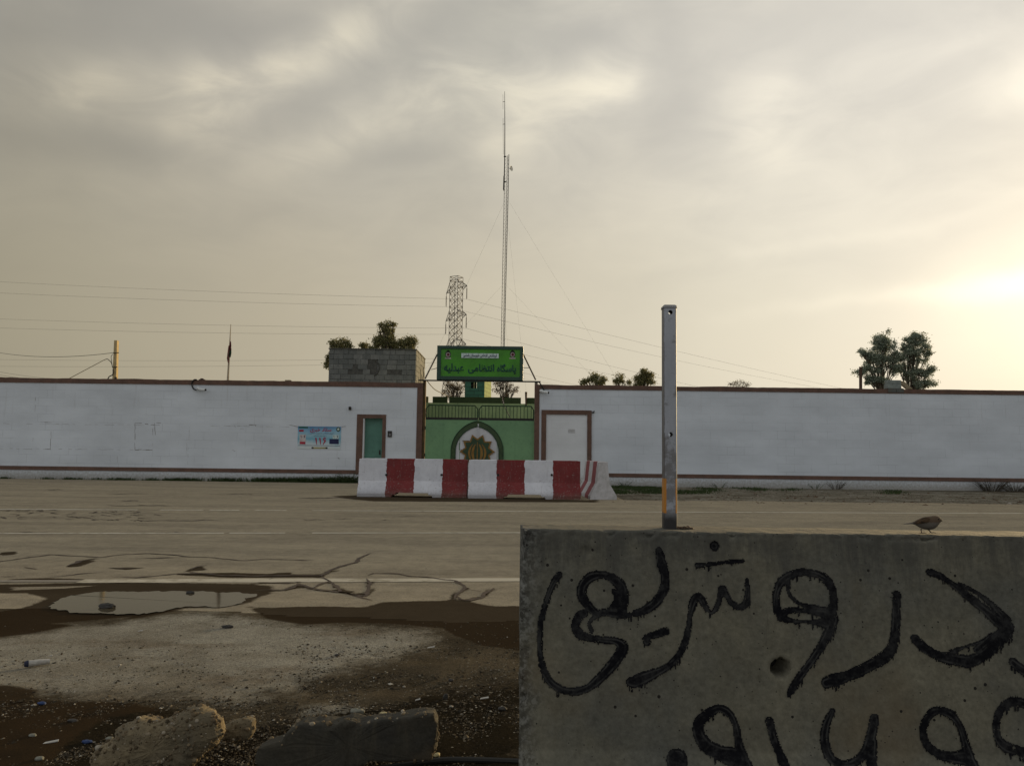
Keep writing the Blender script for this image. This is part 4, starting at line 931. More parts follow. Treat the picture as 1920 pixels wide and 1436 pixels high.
# ------------------------------------------------------------------ trees
def leaves(blobs, D, n_per, mat, parent, name='crown', size=(.07, .22), depth=1.0, seed=1, clump=.22):
    r = np.random.default_rng(seed); V = []; 
    for (px, py, rx, ry) in blobs:
        c = at(px, py, D); k = D / F_PX; RX, RZ = rx * k, ry * k; RY = RX * depth
        area = rx * ry; n = max(60, int(n_per * area / 13)); nc = max(6, n // 85)
        u = r.normal(size=(nc, 3)); u /= np.linalg.norm(u, axis=1)[:, None]; u *= (r.random((nc, 1)) ** .5) * np.where(r.random((nc, 1)) < .18, 1.38, 1.0)
        cen = u * np.array([RX, RY, RZ]) * .92 + np.array(c)
        pick = r.integers(0, nc, n); sp = (clump * .85 * (RX * RZ) ** .5 + .04) * r.uniform(.6, 1.5, (nc, 1))[pick]
        V.append(cen[pick] + r.normal(size=(n, 3)) * sp * np.array([1, 1, .8]))
    Pn = np.concatenate(V); n = len(Pn)
    d = r.normal(size=(n, 3)); d[:, 2] -= .7; d /= np.linalg.norm(d, axis=1)[:, None]
    o = np.cross(d, r.normal(size=(n, 3))); o /= np.linalg.norm(o, axis=1)[:, None]
    L = r.uniform(.6, 1.2, (n, 1)) * size[1] * .68; w = r.uniform(.7, 1.2, (n, 1)) * size[0] * .72
    Q = np.stack([Pn, Pn + d * L * .5 + o * w * .5, Pn + d * L, Pn + d * L * .5 - o * w * .5], 1).reshape(-1, 3)
    org = np.array(world_loc(parent)); Q = Q - org
    me = bpy.data.meshes.new(name); me.vertices.add(len(Q)); me.vertices.foreach_set('co', Q.ravel()); me.loops.add(len(Q)); me.loops.foreach_set('vertex_index', np.arange(len(Q)))
    me.polygons.add(n); me.polygons.foreach_set('loop_start', np.arange(0, 4 * n, 4)); me.polygons.foreach_set('loop_total', np.full(n, 4)); me.materials.append(mat); me.update()
    ob = bpy.data.objects.new(name, me); COL.objects.link(ob); ob.parent = parent; return ob
def tree(name, base_px, D, blobs, label, n_per=60, mat='leaf', r0=.14, seed=1, size=(.07, .2), clump=.22, fork=.8, group=None):
    rf = random.Random(seed + 9); core = list(blobs)
    for i_ in range(len(core) - 1):
        a_, c_ = core[i_], core[i_ + 1]
        if abs(a_[0] - c_[0]) < 26 and abs(a_[1] - c_[1]) < 26: blobs = blobs + [((a_[0] + c_[0]) / 2 + rf.uniform(-3, 3), (a_[1] + c_[1]) / 2 + rf.uniform(-3, 3), min(a_[2], c_[2]) * .6, min(a_[3], c_[3]) * .6)]
    b0 = at(base_px, 800, D); b0.z = 0; t = thing(name, b0, label, 'tree', group)
    leaves(blobs, D, n_per, M[mat], t, size=size, seed=seed, clump=clump)
    mb = MB(); zmin = min(at(b_[0], b_[1] + b_[3], D).z for b_ in blobs); f = Vector((b0.x, b0.y, zmin * fork + .2)); rr = random.Random(seed)
    mb.tube([b0, b0.lerp(f, .5) + Vector((.06, 0, 0)), f], [r0, r0 * .85, r0 * .7], 8)
    for px, py, rx, ry in blobs:
        c = at(px, py, D); mid = f.lerp(c, .5) + Vector((rr.uniform(-.15, .15), rr.uniform(-.2, .2), .1))
        mb.tube(smooth_path([f, mid, c], 4), [r0 * .42 * (1 - i / 9.5) for i in range(9)], 6)
        for _ in range(6):
            e3 = c + Vector((rr.uniform(-1, 1) * rx * .8, rr.uniform(-1, 1) * rx * .8, rr.uniform(-.7, .9) * ry)) * (D / F_PX)
            s3 = f.lerp(c, rr.uniform(.4, .9)); mb.tube([s3, s3.lerp(e3, .5) + Vector((0, 0, .05)), e3], [r0 * .16, r0 * .1, r0 * .04], 5)
    mb.build('trunk', M['bark'], t); return t
tree('eucalyptus_tree', 640, 45, [(626, 648, 9, 12), (643, 646, 11, 12), (655, 650, 6, 9), (612, 680, 5, 9), (635, 660, 16, 8), (615, 670, 4, 8)], 'dark bushy tree rising behind the left end of the cinder block hut', 95, seed=2, size=(.08, .17))
tree('eucalyptus_tree', 720, 47, [(681, 646, 7, 9), (684, 655, 9, 6)], 'small round tree top between the two larger trees behind the hut', 90, seed=3, size=(.08, .17))
tree('eucalyptus_tree', 735, 46, [(724, 612, 8, 9), (736, 606, 8, 4), (728, 625, 12, 9), (715, 612, 4, 6), (712, 634, 11, 10), (708, 645, 11, 12), (728, 642, 14, 12), (746, 646, 12, 11), (764, 637, 11, 10), (772, 645, 9, 10), (778, 638, 4, 7), (700, 654, 12, 5), (756, 655, 20, 5)],
     'tallest tree behind the cinder block hut with a feathery lit top', 95, seed=4, size=(.08, .17))
tree('thorn_tree', 852, 60, [(845, 722, 14, 14), (860, 728, 10, 14), (838, 734, 10, 9), (868, 722, 6, 14), (850, 742, 16, 8)], 'dark sparse tree left of the green watch tower under the sign', 38, 'leaf3', seed=5, size=(.09, .14), clump=.16)
tree('thorn_tree', 945, 60, [(928, 722, 8, 16), (940, 718, 10, 12), (955, 724, 12, 14), (944, 738, 12, 9), (966, 730, 7, 10)], 'airy sparse tree right of the green watch tower under the sign', 26, 'leaf3', seed=6, size=(.09, .14), clump=.14)
tree('eucalyptus_tree', 1118, 60, [(1118, 706, 9, 12), (1103, 713, 11, 8), (1092, 718, 6, 6), (1132, 712, 7, 9), (1124, 718, 14, 6)], 'low feathery tree over the right wall, leftmost of the three beside the gate', 85, 'leaf', seed=7, size=(.09, .22))
tree('eucalyptus_tree', 1160, 60, [(1163, 708, 8, 9), (1155, 716, 10, 6), (1174, 718, 8, 5)], 'small middle tree top showing over the right wall', 80, 'leaf', seed=8, size=(.09, .2))
tree('eucalyptus_tree', 1208, 60, [(1208, 702, 12, 12), (1218, 706, 9, 12), (1198, 710, 9, 10), (1214, 718, 14, 5), (1192, 720, 8, 4)], 'round dense tree over the right wall just left of the near metal post', 110, 'leaf', seed=9, size=(.09, .2))
tree('acacia_tree', 1385, 70, [(1372, 718, 14, 4), (1388, 714, 14, 3), (1402, 720, 12, 4), (1386, 721, 20, 4)], 'flat topped wispy acacia barely showing over the right wall', 30, 'leaf3', seed=10, size=(.06, .16), r0=.07, clump=.16)
tree('eucalyptus_tree', 1658, 52, [(1656, 634, 13, 14), (1645, 650, 10, 12), (1666, 648, 14, 14), (1625, 664, 12, 10), (1617, 658, 7, 6), (1640, 672, 14, 14), (1660, 672, 14, 12), (1628, 690, 16, 9), (1610, 696, 8, 8), (1646, 692, 12, 10), (1676, 668, 10, 12), (1678, 690, 12, 12), (1652, 712, 18, 7), (1636, 716, 14, 5), (1630, 706, 12, 6)],
     'left crown of the pair of tall grey green trees behind the right wall', 85, 'leaf2', seed=11, size=(.08, .22), clump=.2)
tree('eucalyptus_tree', 1708, 53, [(1716, 630, 13, 11), (1704, 640, 11, 12), (1728, 645, 14, 14), (1694, 650, 9, 9), (1712, 658, 16, 14), (1740, 660, 10, 12), (1692, 672, 12, 14), (1720, 676, 16, 10), (1686, 692, 12, 12), (1712, 696, 14, 10), (1736, 698, 14, 9), (1748, 692, 8, 8), (1740, 718, 14, 8), (1722, 720, 14, 9), (1700, 706, 10, 8)],
     'right crown of the pair of tall grey green trees behind the right wall', 85, 'leaf2', seed=12, size=(.08, .22), clump=.2)

# ------------------------------------------------------------------ pylon
DP = 120.0
pc_ = at(850, 847, DP); pyx = pc_.x
py_t = thing('electricity_pylon', (pyx, DP, 0), 'tall steel lattice electricity pylon far behind the gate sign', 'pylon')
def pyz(py, px=850): return at(px, py, DP).z
a0 = math.radians(16); RB = 1.02
LEAN = .0
def corner(k, z):
    zt = pyz(520); zb = pyz(640); r = RB if z > zb else RB + (zb - z) * .115
    t = a0 + k * math.pi / 2; return Vector((pyx + .0 * z + r * math.cos(t), DP + r * math.sin(t), z))
mb = MB(); levels = [pyz(527 + i * 12.2) for i in range(0, 10)]; z = levels[-1]
while z > .3: z -= 1.7 if z > 8 else 2.6; levels.append(max(z, 0))
for k in range(4):
    mb.tube([corner(k, z) for z in levels], .055, 4)
    for za, zb in zip(levels[:-1], levels[1:]):
        mb.tube([corner(k, za), corner(k + 1, zb)], .034, 4, False); mb.tube([corner(k + 1, za), corner(k, zb)], .034, 4, False); mb.tube([corner(k, zb), corner(k + 1, zb)], .028, 4, False)
mb.build('lattice_body', M['galv'], py_t)
mb = MB(); zt = levels[0]
for k in range(4):
    a, b_ = corner(k, zt), corner(k + 1, zt); u = Vector((0, 0, .62)); mb.tube([a, a + u], .045, 4, False); mb.tube([a + u, b_ + u], .045, 4, False); mb.tube([a, b_], .045, 4, False); mb.tube([a, b_ + u], .03, 4, False)
mb.build('top_frame', M['galv'], py_t)
ad = Vector((1.8, -3.2, 0)); tips = []
for yb in (543, 596, 650):
    zz = pyz(yb)
    for s_ in (-1, 1):
        tip = Vector((pyx, DP, zz)) + ad * s_; mb = MB()
        near = sorted(range(4), key=lambda k: (corner(k, zz) - tip).length)[:2]
        up_ = zz + 1.15
        P1 = [corner(k, zz) for k in near]; P2 = [corner(k, up_) for k in near]
        for p_ in P1 + P2: mb.tube([p_, tip], .04, 4, False)
        for f_ in (.33, .66):
            q_ = [p_.lerp(tip, f_) for p_ in P1 + P2]; mb.tube([q_[0], q_[1]], .025, 4, False); mb.tube([q_[2], q_[3]], .025, 4, False); mb.tube([q_[0], q_[2]], .025, 4, False); mb.tube([q_[1], q_[3]], .025, 4, False)
            mb.tube([q_[0], P2[0]], .02, 4, False)
        mb.build('cross_arm', M['galv'], py_t)
        lo = tip - Vector((0, 0, 2.1)); mb = MB(); mb.tube([tip, lo], .035, 6)
        for i in range(9): mb.tube([tip.lerp(lo, .25 + i * .08), tip.lerp(lo, .25 + i * .08 + .03)], .09, 8)
        mb.build('insulator_string', M['rust'], py_t); tips.append((yb, s_, lo))
def sag(a, b_, s_, n=16): return [a.lerp(b_, i / n) - Vector((0, 0, s_ * 4 * (i / n) * (1 - i / n))) for i in range(n + 1)]
ends = {(543, -1): ((-80, 545.5), (1650, 745)), (543, 1): ((-80, 524), (1900, 790)), (596, -1): ((-80, 612.5), (1400, 745)), (596, 1): ((-80, 595), (1640, 790)), (650, -1): ((-80, 686), (1240, 740)), (650, 1): ((-80, 673), (1330, 760))}
ordn = {(543, 1): 'highest', (543, -1): 'second highest', (596, 1): 'third highest', (596, -1): 'fourth highest', (650, 1): 'fifth highest', (650, -1): 'lowest'}
for yb, s_, lo in tips:
    (lx, ly), (rx, ry) = ends[(yb, s_)]; L = at(lx, ly, 128 + s_ * 3); Rr = at(rx, ry, 190)
    p = sag(L, lo, .35)[:-1] + sag(lo, Rr, 1.1)
    tag(MB().tube(p, .016, 4, False).build('power_line', M['wire'], origin=lo), ordn[(yb, s_)] + ' of the thin power lines carried by the pylon across the sky', 'power line', 'power lines on the pylon')

# ------------------------------------------------------------------ radio mast
DM = 60.0
def Mp(px, py, dy=0.0): return at(px, py, DM + dy)
b0 = Mp(941, 840); ms = thing('radio_mast', (b0.x, DM, 0), 'very tall slender lattice radio mast with guy wires behind the gate', 'mast')
railL = [(935.5, 843), (939.7, 645), (942.5, 500), (945.2, 375), (947, 292)]
railR = [(941.5, 843), (945.8, 645), (949.3, 500), (952.6, 375), (954.2, 290)]
def interp(L, y):
    for (xa_, ya), (xb_, yb) in zip(L[:-1], L[1:]):
        if yb <= y <= ya: return xa_ + (xb_ - xa_) * (ya - y) / (ya - yb)
    return L[-1][0]
mb = MB()
A_ = [Mp(x, y) for x, y in railL]; B_ = [Mp(x, y) for x, y in railR]; C_ = [Mp((x1_ + x2_) / 2 + 1, y, .22) for (x1_, y), (x2_, _) in zip(railL, railR)]
mb.tube(A_, .020, 5); mb.tube(B_, .028, 5); mb.tube(C_, .020, 5)
y = 840.0
while y > 300:
    a, b_ = Mp(interp(railL, y), y), Mp(interp(railR, y), y); y2 = y - 7; c, d = Mp(interp(railL, y2), y2), Mp(interp(railR, y2), y2)
    mb.tube([a, d], .007, 3, False); mb.tube([a, b_], .008, 3, False); mb.tube([b_, c + Vector((.08, .2, 0))], .006, 3, False); y -= 7
mb.build('lattice_body', M['galv'], ms)
mb = MB(); mb.tube([Mp(944.5, 358), Mp(946.3, 300), Mp(946.6, 240), Mp(946.2, 172)], [.03, .04, .032, .015], 6); mb.build('antenna_whip', M['galv'], ms)
mb = MB(); mb.tube([Mp(943.8, 356), Mp(944.6, 330)], .03, 6)
for yb in (191, 233): mb.tube([Mp(946.4, yb), Mp(942.6, yb + .5)], .02, 5)
mb.tube([Mp(943, 178), Mp(943.2, 205)], .012, 4); mb.tube([Mp(943.2, 222), Mp(943.8, 290)], .014, 4)
for yb in (294, 341): mb.tube([Mp(944.5, yb), Mp(949.5, yb)], .045, 6)
mb.build('dipole_element', M['galv'], ms)
mb = MB(); c = Mp(958.5, 316.5, -.1); ax = Vector((.82, -.5, .05)).normalized(); u = ax.orthogonal().normalized(); v = ax.cross(u); n0 = 0
rings = [(0, -.06), (.1, -.05), (.16, -.02), (.21, .03)]; ringv = []
for r_, h in rings:
    ringv.append([tuple(c + ax * h + (u * math.cos(2 * math.pi * k / 18) + v * math.sin(2 * math.pi * k / 18)) * max(r_, .004)) for k in range(18)])
for a, b_ in zip(ringv[:-1], ringv[1:]):
    for k in range(18): mb.quad([a[k], a[(k + 1) % 18], b_[(k + 1) % 18], b_[k]])
mb.tube([c - ax * .05, c + ax * .1], .02, 6); mb.tube([c - ax * .06, Mp(953.8, 316)], .025, 6)
mb.build('dish', simple('dish_white', (.8, .8, .76), None, 5), ms, smooth=True)
for a, b_, dz in (((946, 378), (850, 590), -6), ((954, 378), (1150, 700), 4), ((954, 430), (985, 720), 9), ((941.8, 535), (845, 640), -5), ((949.5, 535), (1100, 695), 3), ((948, 600), (951, 640), 6)):
    mb = MB(); p_, q_ = Mp(*a), Mp(*b_, dz); q_ = p_ + (q_ - p_) * 1.0; g_ = p_ + (q_ - p_) * (p_.z / (p_.z - q_.z)); mb.tube([p_, g_], .0038, 3, False); mb.build('guy_wire', M['wire'], ms)

# ------------------------------------------------------------------ poles and flag
DF = 40.0
fp = thing('flagpole', at(426, 840, DF).xyz * 1, 'slim pale flagpole with a furled flag behind the left wall', 'flagpole'); b_ = at(425, 845, DF); b_.z = 0; fp.location = b_
MB().tube([b_, at(427.3, 710, DF), at(430.5, 650, DF), at(432.8, 608, DF)], [.06, .055, .035, .016], 8).build('pole', simple('cream_pole', (.36, .31, .22), (.28, .24, .18), 4), fp)
def cloth(cols, name, mat, amp=.03, seed=0):
    mb = MB(); rows = []
    for (y, xl, xr) in cols:
        rows.append([at(xl + (xr - xl) * t / 6, y, DF - .12 + amp * 3 * math.sin(t * 2.1 + y * .2 + seed)) for t in range(7)])
    for a, c in zip(rows[:-1], rows[1:]):
        for k in range(6): mb.quad([a[k], a[k + 1], c[k + 1], c[k]])
    return mb
fl = cloth([(640, 431.5, 433.2), (648, 430.5, 433.8), (656, 429.5, 433.2)], 'flag', None).build('flag', M['red_ink'], fp, smooth=True)
cloth([(653, 430.5, 434), (662, 430, 434), (670, 429.6, 432.5)], 'g', None, seed=1).build('green_band', simple('flag_dark_green', (.05, .14, .08), None, 6), fl, smooth=True)
cloth([(648, 428.3, 430.5), (660, 426.5, 430), (672, 425.3, 429.8), (680, 427, 429)], 'w', None, seed=2).build('pale_band', simple('flag_dull_red', (.7, .3, .25), (.45, .3, .25), 6), fl, smooth=True)
DU = 45.0
b_ = at(212, 845, DU); b_.z = 0; up = thing('utility_pole', b_, 'ochre sunlit concrete utility pole with dangling cables behind the left wall', 'pole')
t_ = at(218.3, 638.5, DU); mb = MB()
mb.prism([(b_.x - .16, DU - .1, 0), (b_.x + .16, DU - .1, 0), (t_.x + .085, DU - .1, t_.z), (t_.x - .085, DU - .1, t_.z)], (0, .22, 0)); mb.build('pole_shaft', M['pole_conc'], up)
mb = MB(); mb.tube([at(212, 661.5, DU - .2), at(223, 661.5, DU - .2)], .025, 5); mb.tube([at(211, 689, DU - .2), at(220, 688, DU - .2)], .03, 5); mb.tube([at(217, 707, DU - .2), at(217, 710, DU - .2)], .07, 8); mb.build('clamp', M['black'], up)
MB().tube(smooth_path([at(211.5, 664, DU - .15), at(208.5, 668, DU - .15), at(209, 676, DU - .15), at(211, 689, DU - .2)], 4), .014, 4).build('loose_cable', M['wire_dark'], up)
MB().tube(smooth_path([at(212, 692, DU - .2), at(211.5, 702, DU - .2), at(205, 706, DU - .3), at(202, 711, DU - .3)], 4), .03, 5).build('loose_cable', M['wire_dark'], up)
tag(MB().tube(sag(at(-60, 648, 60), at(212, 661.5, DU - .2), .5), .016, 4).build('overhead_wire', M['wire_dark']), 'dark wire slanting in from the left edge to the top of the concrete utility pole', 'wire')
tag(MB().tube(smooth_path([at(211, 689.5, DU - .2), at(209, 681, DU - .3), at(204, 675, DU - .4), at(198.5, 673.5, DU - .5), at(180, 683, DU - 2), at(130, 709.5, DU - 6)], 5), .019, 5).build('service_cable', M['wire_dark']), 'black service cable kinked beside the utility pole and dropping behind the wall', 'cable')
for y0, y1_, y2_, lab in ((674, 677, 680, 'upper of two faint low wires passing behind the utility pole'), (686, 688, 687, 'lower of two faint low wires passing behind the utility pole')):
    pass
for (ya, xb_, yb, lab) in ((691, 120, 710, 'upper of the two faint wires descending at the far left above the wall'), (697, 95, 711, 'lower of the two faint wires descending at the far left above the wall')):
    tag(MB().tube(sag(at(-60, ya - 6, 60), at(xb_ + 30, yb + 4, 60), .2), .012, 4).build('overhead_wire', M['wire']), lab, 'wire')
b_ = at(1612.5, 850, 40); b_.z = 0; t_ = at(1613.7, 689, 40)
o = thing('steel_post', b_, 'dark brown post standing behind the right wall left of the paired trees', 'post')
MB().tube([b_, (t_.x, t_.y, t_.z)], .075, 10).build('post_shaft', M['rust'], o); MB().tube([(t_.x, t_.y, t_.z), (t_.x, t_.y, t_.z + .03)], .085, 10).build('post_cap', M['rust'], o)
# guard box on right wall
p0, p1 = W(1664, 713).x, W(1690, 713).x; gb = thing('block_shelter', ((p0 + p1) / 2, DW, ZT), 'small grey block stack on top of the right wall below the paired trees', 'block stack')
zb_ = W(1677, 736).z; zt_ = W(1677, 712.5).z
mb = MB(); mb.box((p0, DW - .045, zb_), (p0 + .30, DW - .031, zb_ + .16)); mb.box((p0 + .31, DW - .045, zb_), (p1 + .06, DW - .031, zb_ + .16)); mb.build('mortar_smear', M['oldblock'], gb)
mb = MB(); mb.box((p0, DW, ZT + .02), (p1, DW + .3, ZT + .20)); mb.box((p0 + .02, DW + .01, ZT + .205), (p1 - .01, DW + .29, zt_)); mb.build('concrete_block', simple('pale_block', (.22, .25, .23), (.14, .16, .15), 5), gb, bevel=.01)
mb = MB(); mb.prism([(p1 + .01, DW + .05, zt_ - .02), (p1 + .12, DW + .05, zt_ - .04), (p1 + .45, DW + .05, ZT + .02), (p1 + .22, DW + .05, ZT + .02), (p1 + .01, DW + .05, ZT + .2)], (0, .12, 0)); mb.build('leaning_board', M['straw'], gb)

# ------------------------------------------------------------------ barriers
PROF = [(-.30, 0), (-.30, .09), (-.145, .42), (-.095, .99), (-.085, 1.0), (.085, 1.0), (.095, .99), (.145, .42), (.30, .09), (.30, 0)]
def barrier(x0, x1, ybase, mats, label, yaw=0.0, notch=True, group=None, seed=0):
    """jersey barrier, local x along its length"""
    L = x1 - x0; cx3 = (x0 + x1) / 2; yc = ybase + .30; o = thing('concrete_barrier', (x0, yc, .0) if not yaw else (x0, yc, 0), label, 'barrier', group)
    n = 84; mb = MB(); rings = []
    for i in range(n + 1):
        x = L * i / n; t = i / n
        nz = .115 if notch and .335 < t < .665 else 0.0
        if notch: 
            for e0 in (.335, .665):
                if abs(t - e0) < .02: nz = .06
        endk = min(1.0, .25 + 25 * min(t, 1 - t)); ring = []
        for y, z in PROF:
            zz = max(z, nz) if z < .1 else z
            if z == .09: zz = max(.09, nz + .008)
            if z > .9: zz = z - (1 - endk) * .02
            w = Vector((x * 1.7 + seed, y * 3, z * 3)); nx_ = mnoise.noise(w * 1.6) * .008 + mnoise.noise(w * 6) * .004
            ring.append((x0 + x + (mnoise.noise(w * 5) * .006 if i in (0, n) else 0), yc + y * (1 + nx_ * 2) , zz + (mnoise.noise(w * 5) * .006 if z > .5 else 0)))
        rings.append(ring)
    k = len(PROF); n0 = len(mb.v)
    for r_ in rings: mb.v += r_
    for i in range(n):
        for j in range(k):
            j2 = (j + 1) % k; mb.f.append((i * k + j, (i + 1) * k + j, (i + 1) * k + j2, i * k + j2)); mb.mi.append(0)
    mb.f.append(tuple(range(k))[::-1]); mb.f.append(tuple(n * k + j for j in range(k))); mb.mi += [1, 1]
    body = mb.build('barrier_body', mats, o, bevel=.006)
    return o
bx = [at(px, 900, 20.95).x for px in (672.5, 876.3, 879, 1087)]
YB = 20.75
b1 = barrier(bx[0], bx[1], YB, [M['stripe'], M['stripe']], 'left red and white striped concrete barrier in front of the gate', seed=1)
b2 = barrier(bx[2], bx[3], YB - .12, [M['stripe'], M['stripe']], 'right red and white striped concrete barrier in front of the gate', seed=5)
for o, ps in ((b1, (724.5, 828)), (b2, (934, 1034))):
    for px in ps:
        p = at(px, 890, YB + .17); MB().tube([(p.x, world_loc(o).y - .150, p.z), (p.x, world_loc(o).y - .11, p.z)], .032, 12).build('hole_shade_plug', M['black'], o)  # solid black plug; the hole's inner shade is put into its colour
# third one stands end-on
M['stripe_end'] = stripes('narrow_stripe_paint', .26, .0)
m, q, b = new_mat('end_barrier_paint'); oc = q.n('ShaderNodeTexCoord').outputs['Object']; x, y, z = q.sep(oc)
n1 = q.noise(oc, 6, 5, .65); nf = q.noise(oc, 24, 5, .7)
side = q.m('MULTIPLY', q.m('LESS_THAN', y, .93), q.m('LESS_THAN', q.n('ShaderNodeSeparateXYZ').outputs[0], 9))
c = q.mix(q.step(n1, .35, .7), (.46, .45, .46), (.33, .325, .32))
yy = q.m('ADD', y, q.m('MULTIPLY', q.m('SUBTRACT', n1, .5), .12))
fr = q.m('FRACT', q.m('DIVIDE', q.m('ADD', yy, .35), 1.5)); red = q.m('MULTIPLY', q.m('GREATER_THAN', fr, .5), q.m('GREATER_THAN', y, .12))
c = q.mix(q.m('MULTIPLY', red, q.m('LESS_THAN', x, -.04)), c, (.20, .045, .05)); c = q.mix(q.m('MULTIPLY', q.step(nf, .62, .7), .45), c, (.2, .18, .16))
q.put(b.inputs['Base Color'], c); b.inputs['Roughness'].default_value = .85; bump(q, b, nf, .4, .01)
pe = at(1131, 933, 20.8); ov = thing('concrete_barrier', (pe.x, 20.75, 0), 'grey concrete barrier standing end on at the right of the striped pair', 'barrier')
mb = MB(); rings = []; n = 40; k = len(PROF); PE = [(y_ * 1.16, z_ * .985) for y_, z_ in PROF]
for i in range(n + 1):
    yy_ = 3.0 * i / n; sh = .035 * yy_
    rings.append([(pe.x + y_ * (1 + .04 * mnoise.noise(Vector((yy_ * 2, y_ * 5, z_ * 4)))) + sh * 0 - .10 * yy_ * .3, 20.75 + yy_ + .02 * mnoise.noise(Vector((y_ * 8, z_ * 8, 3.3))) * (i == 0), z_ + .01 * mnoise.noise(Vector((yy_ * 3, y_ * 4, 9)))) for y_, z_ in PE])
for r_ in rings: mb.v += r_
for i in range(n):
    for j in range(k): mb.f.append((i * k + j, (i + 1) * k + j, (i + 1) * k + (j + 1) % k, i * k + (j + 1) % k)); mb.mi.append(0)
mb.f.append(tuple(range(k))); mb.f.append(tuple(n * k + j for j in range(k))); mb.mi += [0, 0]
mb.build('barrier_body', [m], ov, bevel=.012)

# ------------------------------------------------------------------ foreground concrete block
YF = 2.22; TW = .165; XB0 = at(974, 1000, YF).x
def face_y(z): return YF - (1.0 - z) * (.05 / .57) if z > .43 else YF - .05 - (.43 - z) * (.155 / .33)
def face_hit(px, py):
    """point of the block's near face seen at a pixel"""
    d = ray(px, py); y = YF
    for _ in range(12):
        p = EYE + d * (y / d.y); y = face_y(p.z)
    return EYE + d * (y / d.y)
fb = thing('concrete_barrier', (XB0, YF + TW / 2, 0), 'large close grey concrete block with black Persian graffiti in the right foreground', 'barrier')
prof = []
zz = 0.0
for z in np.concatenate([[0.0, .05, .10], np.arange(.14, .995, .0065), [.993, .998]]): prof.append((face_y(z) if z > .1 else face_y(.1), float(z)))
prof += [(YF + .006, 1.0)] + [(YF + .006 + (TW - .012) * t / 12, 1.0) for t in range(1, 13)] + [(YF + TW, .994)]
for z in np.arange(.95, .42, -.05): prof.append((YF + TW + (1 - z) * .0877, float(z)))
prof += [(YF + TW + .25, .10), (YF + TW + .25, 0.0)]
xs = np.unique(np.concatenate([np.arange(0, 1.55, .0068), np.arange(1.55, 3.0, .06), [3.0]]))
holeP = face_hit(1464, 1253); dimP = face_hit(1099, 1034); dotP = face_hit(1338.5, 1023.5)
mb = MB(); nP = len(prof)
PA = np.array(prof)
for ix, x in enumerate(xs):
    for (y, z) in prof:
        X = XB0 + x; v = Vector((X, y, z)); edge = min(x, 3 - x)
        nn = mnoise.fractal(v * 6, .8, 2.1, 4) * .0022 + mnoise.noise(v * 1.1) * .004
        fine = mnoise.fractal(v * 40, .9, 2.2, 3)
        front = y < YF + .003 and z > .1
        dy = nn + fine * .0009
        # broken left arris and rough top arris
        ch = max(0.0, 1 - edge / .045) ; topd = abs(z - 1.0) + (0 if front else (y - YF))
        tt = max(0.0, 1 - topd / .02)
        big = mnoise.fractal(v * 17 + Vector((9, 0, 0)), .8, 2.1, 4)
        if edge < .07: X += (.004 + .020 * max(0, big) + .006 * max(0, mnoise.fractal(v * 55, .9, 2.2, 3))) * ch if x < 1.5 else 0; dy += (.018 * ch * max(0, .3 + big)) * (1 if front else -1)
        zo_ = 0
        if tt > 0:
            k_ = max(0, big + .10 + .5 * mnoise.noise(v * 60)); zo_ -= .017 * k_ * tt
            if front: dy += .020 * k_ * tt
        if z >= .999 and not (front): zo_ += nn * .8 + fine * .001
        # rough honeycombed corner at top left
        hc = max(0, 1 - math.hypot(x / .10, (1 - z) / .22))
        if front and hc > 0: dy += .022 * hc * max(0, mnoise.fractal(v * 48, .9, 2.2, 3) + .1)
        if front:
            r = math.hypot(X - holeP.x, z - holeP.z)
            if r < .026: dy += .10 * min(1, (.026 - r) / .006)
            r = math.hypot(X - dimP.x, z - dimP.z)
            if r < .016: dy += .005 * min(1, (.016 - r) / .005)
            r = math.hypot(X - dotP.x, z - dotP.z)
            if r < .015: dy += .004 * min(1, (.015 - r) / .005)
        mb.v.append((X, y + dy, z + zo_))
for i in range(len(xs) - 1):
    for j in range(nP):
        j2 = (j + 1) % nP; mb.f.append((i * nP + j, (i + 1) * nP + j, (i + 1) * nP + j2, i * nP + j2)); mb.mi.append(0)
# left end is closed by a fan of strips between near and far side
ctr = []
mb.f.append(tuple(range(nP))[::-1]); mb.mi.append(0); mb.f.append(tuple((len(xs) - 1) * nP + j for j in range(nP))); mb.mi.append(0)
body = mb.build('block_body', M['block'], fb, smooth=True)
body.data.polygons[len(body.data.polygons) - 2].use_smooth = False; body.data.polygons[len(body.data.polygons) - 1].use_smooth = False

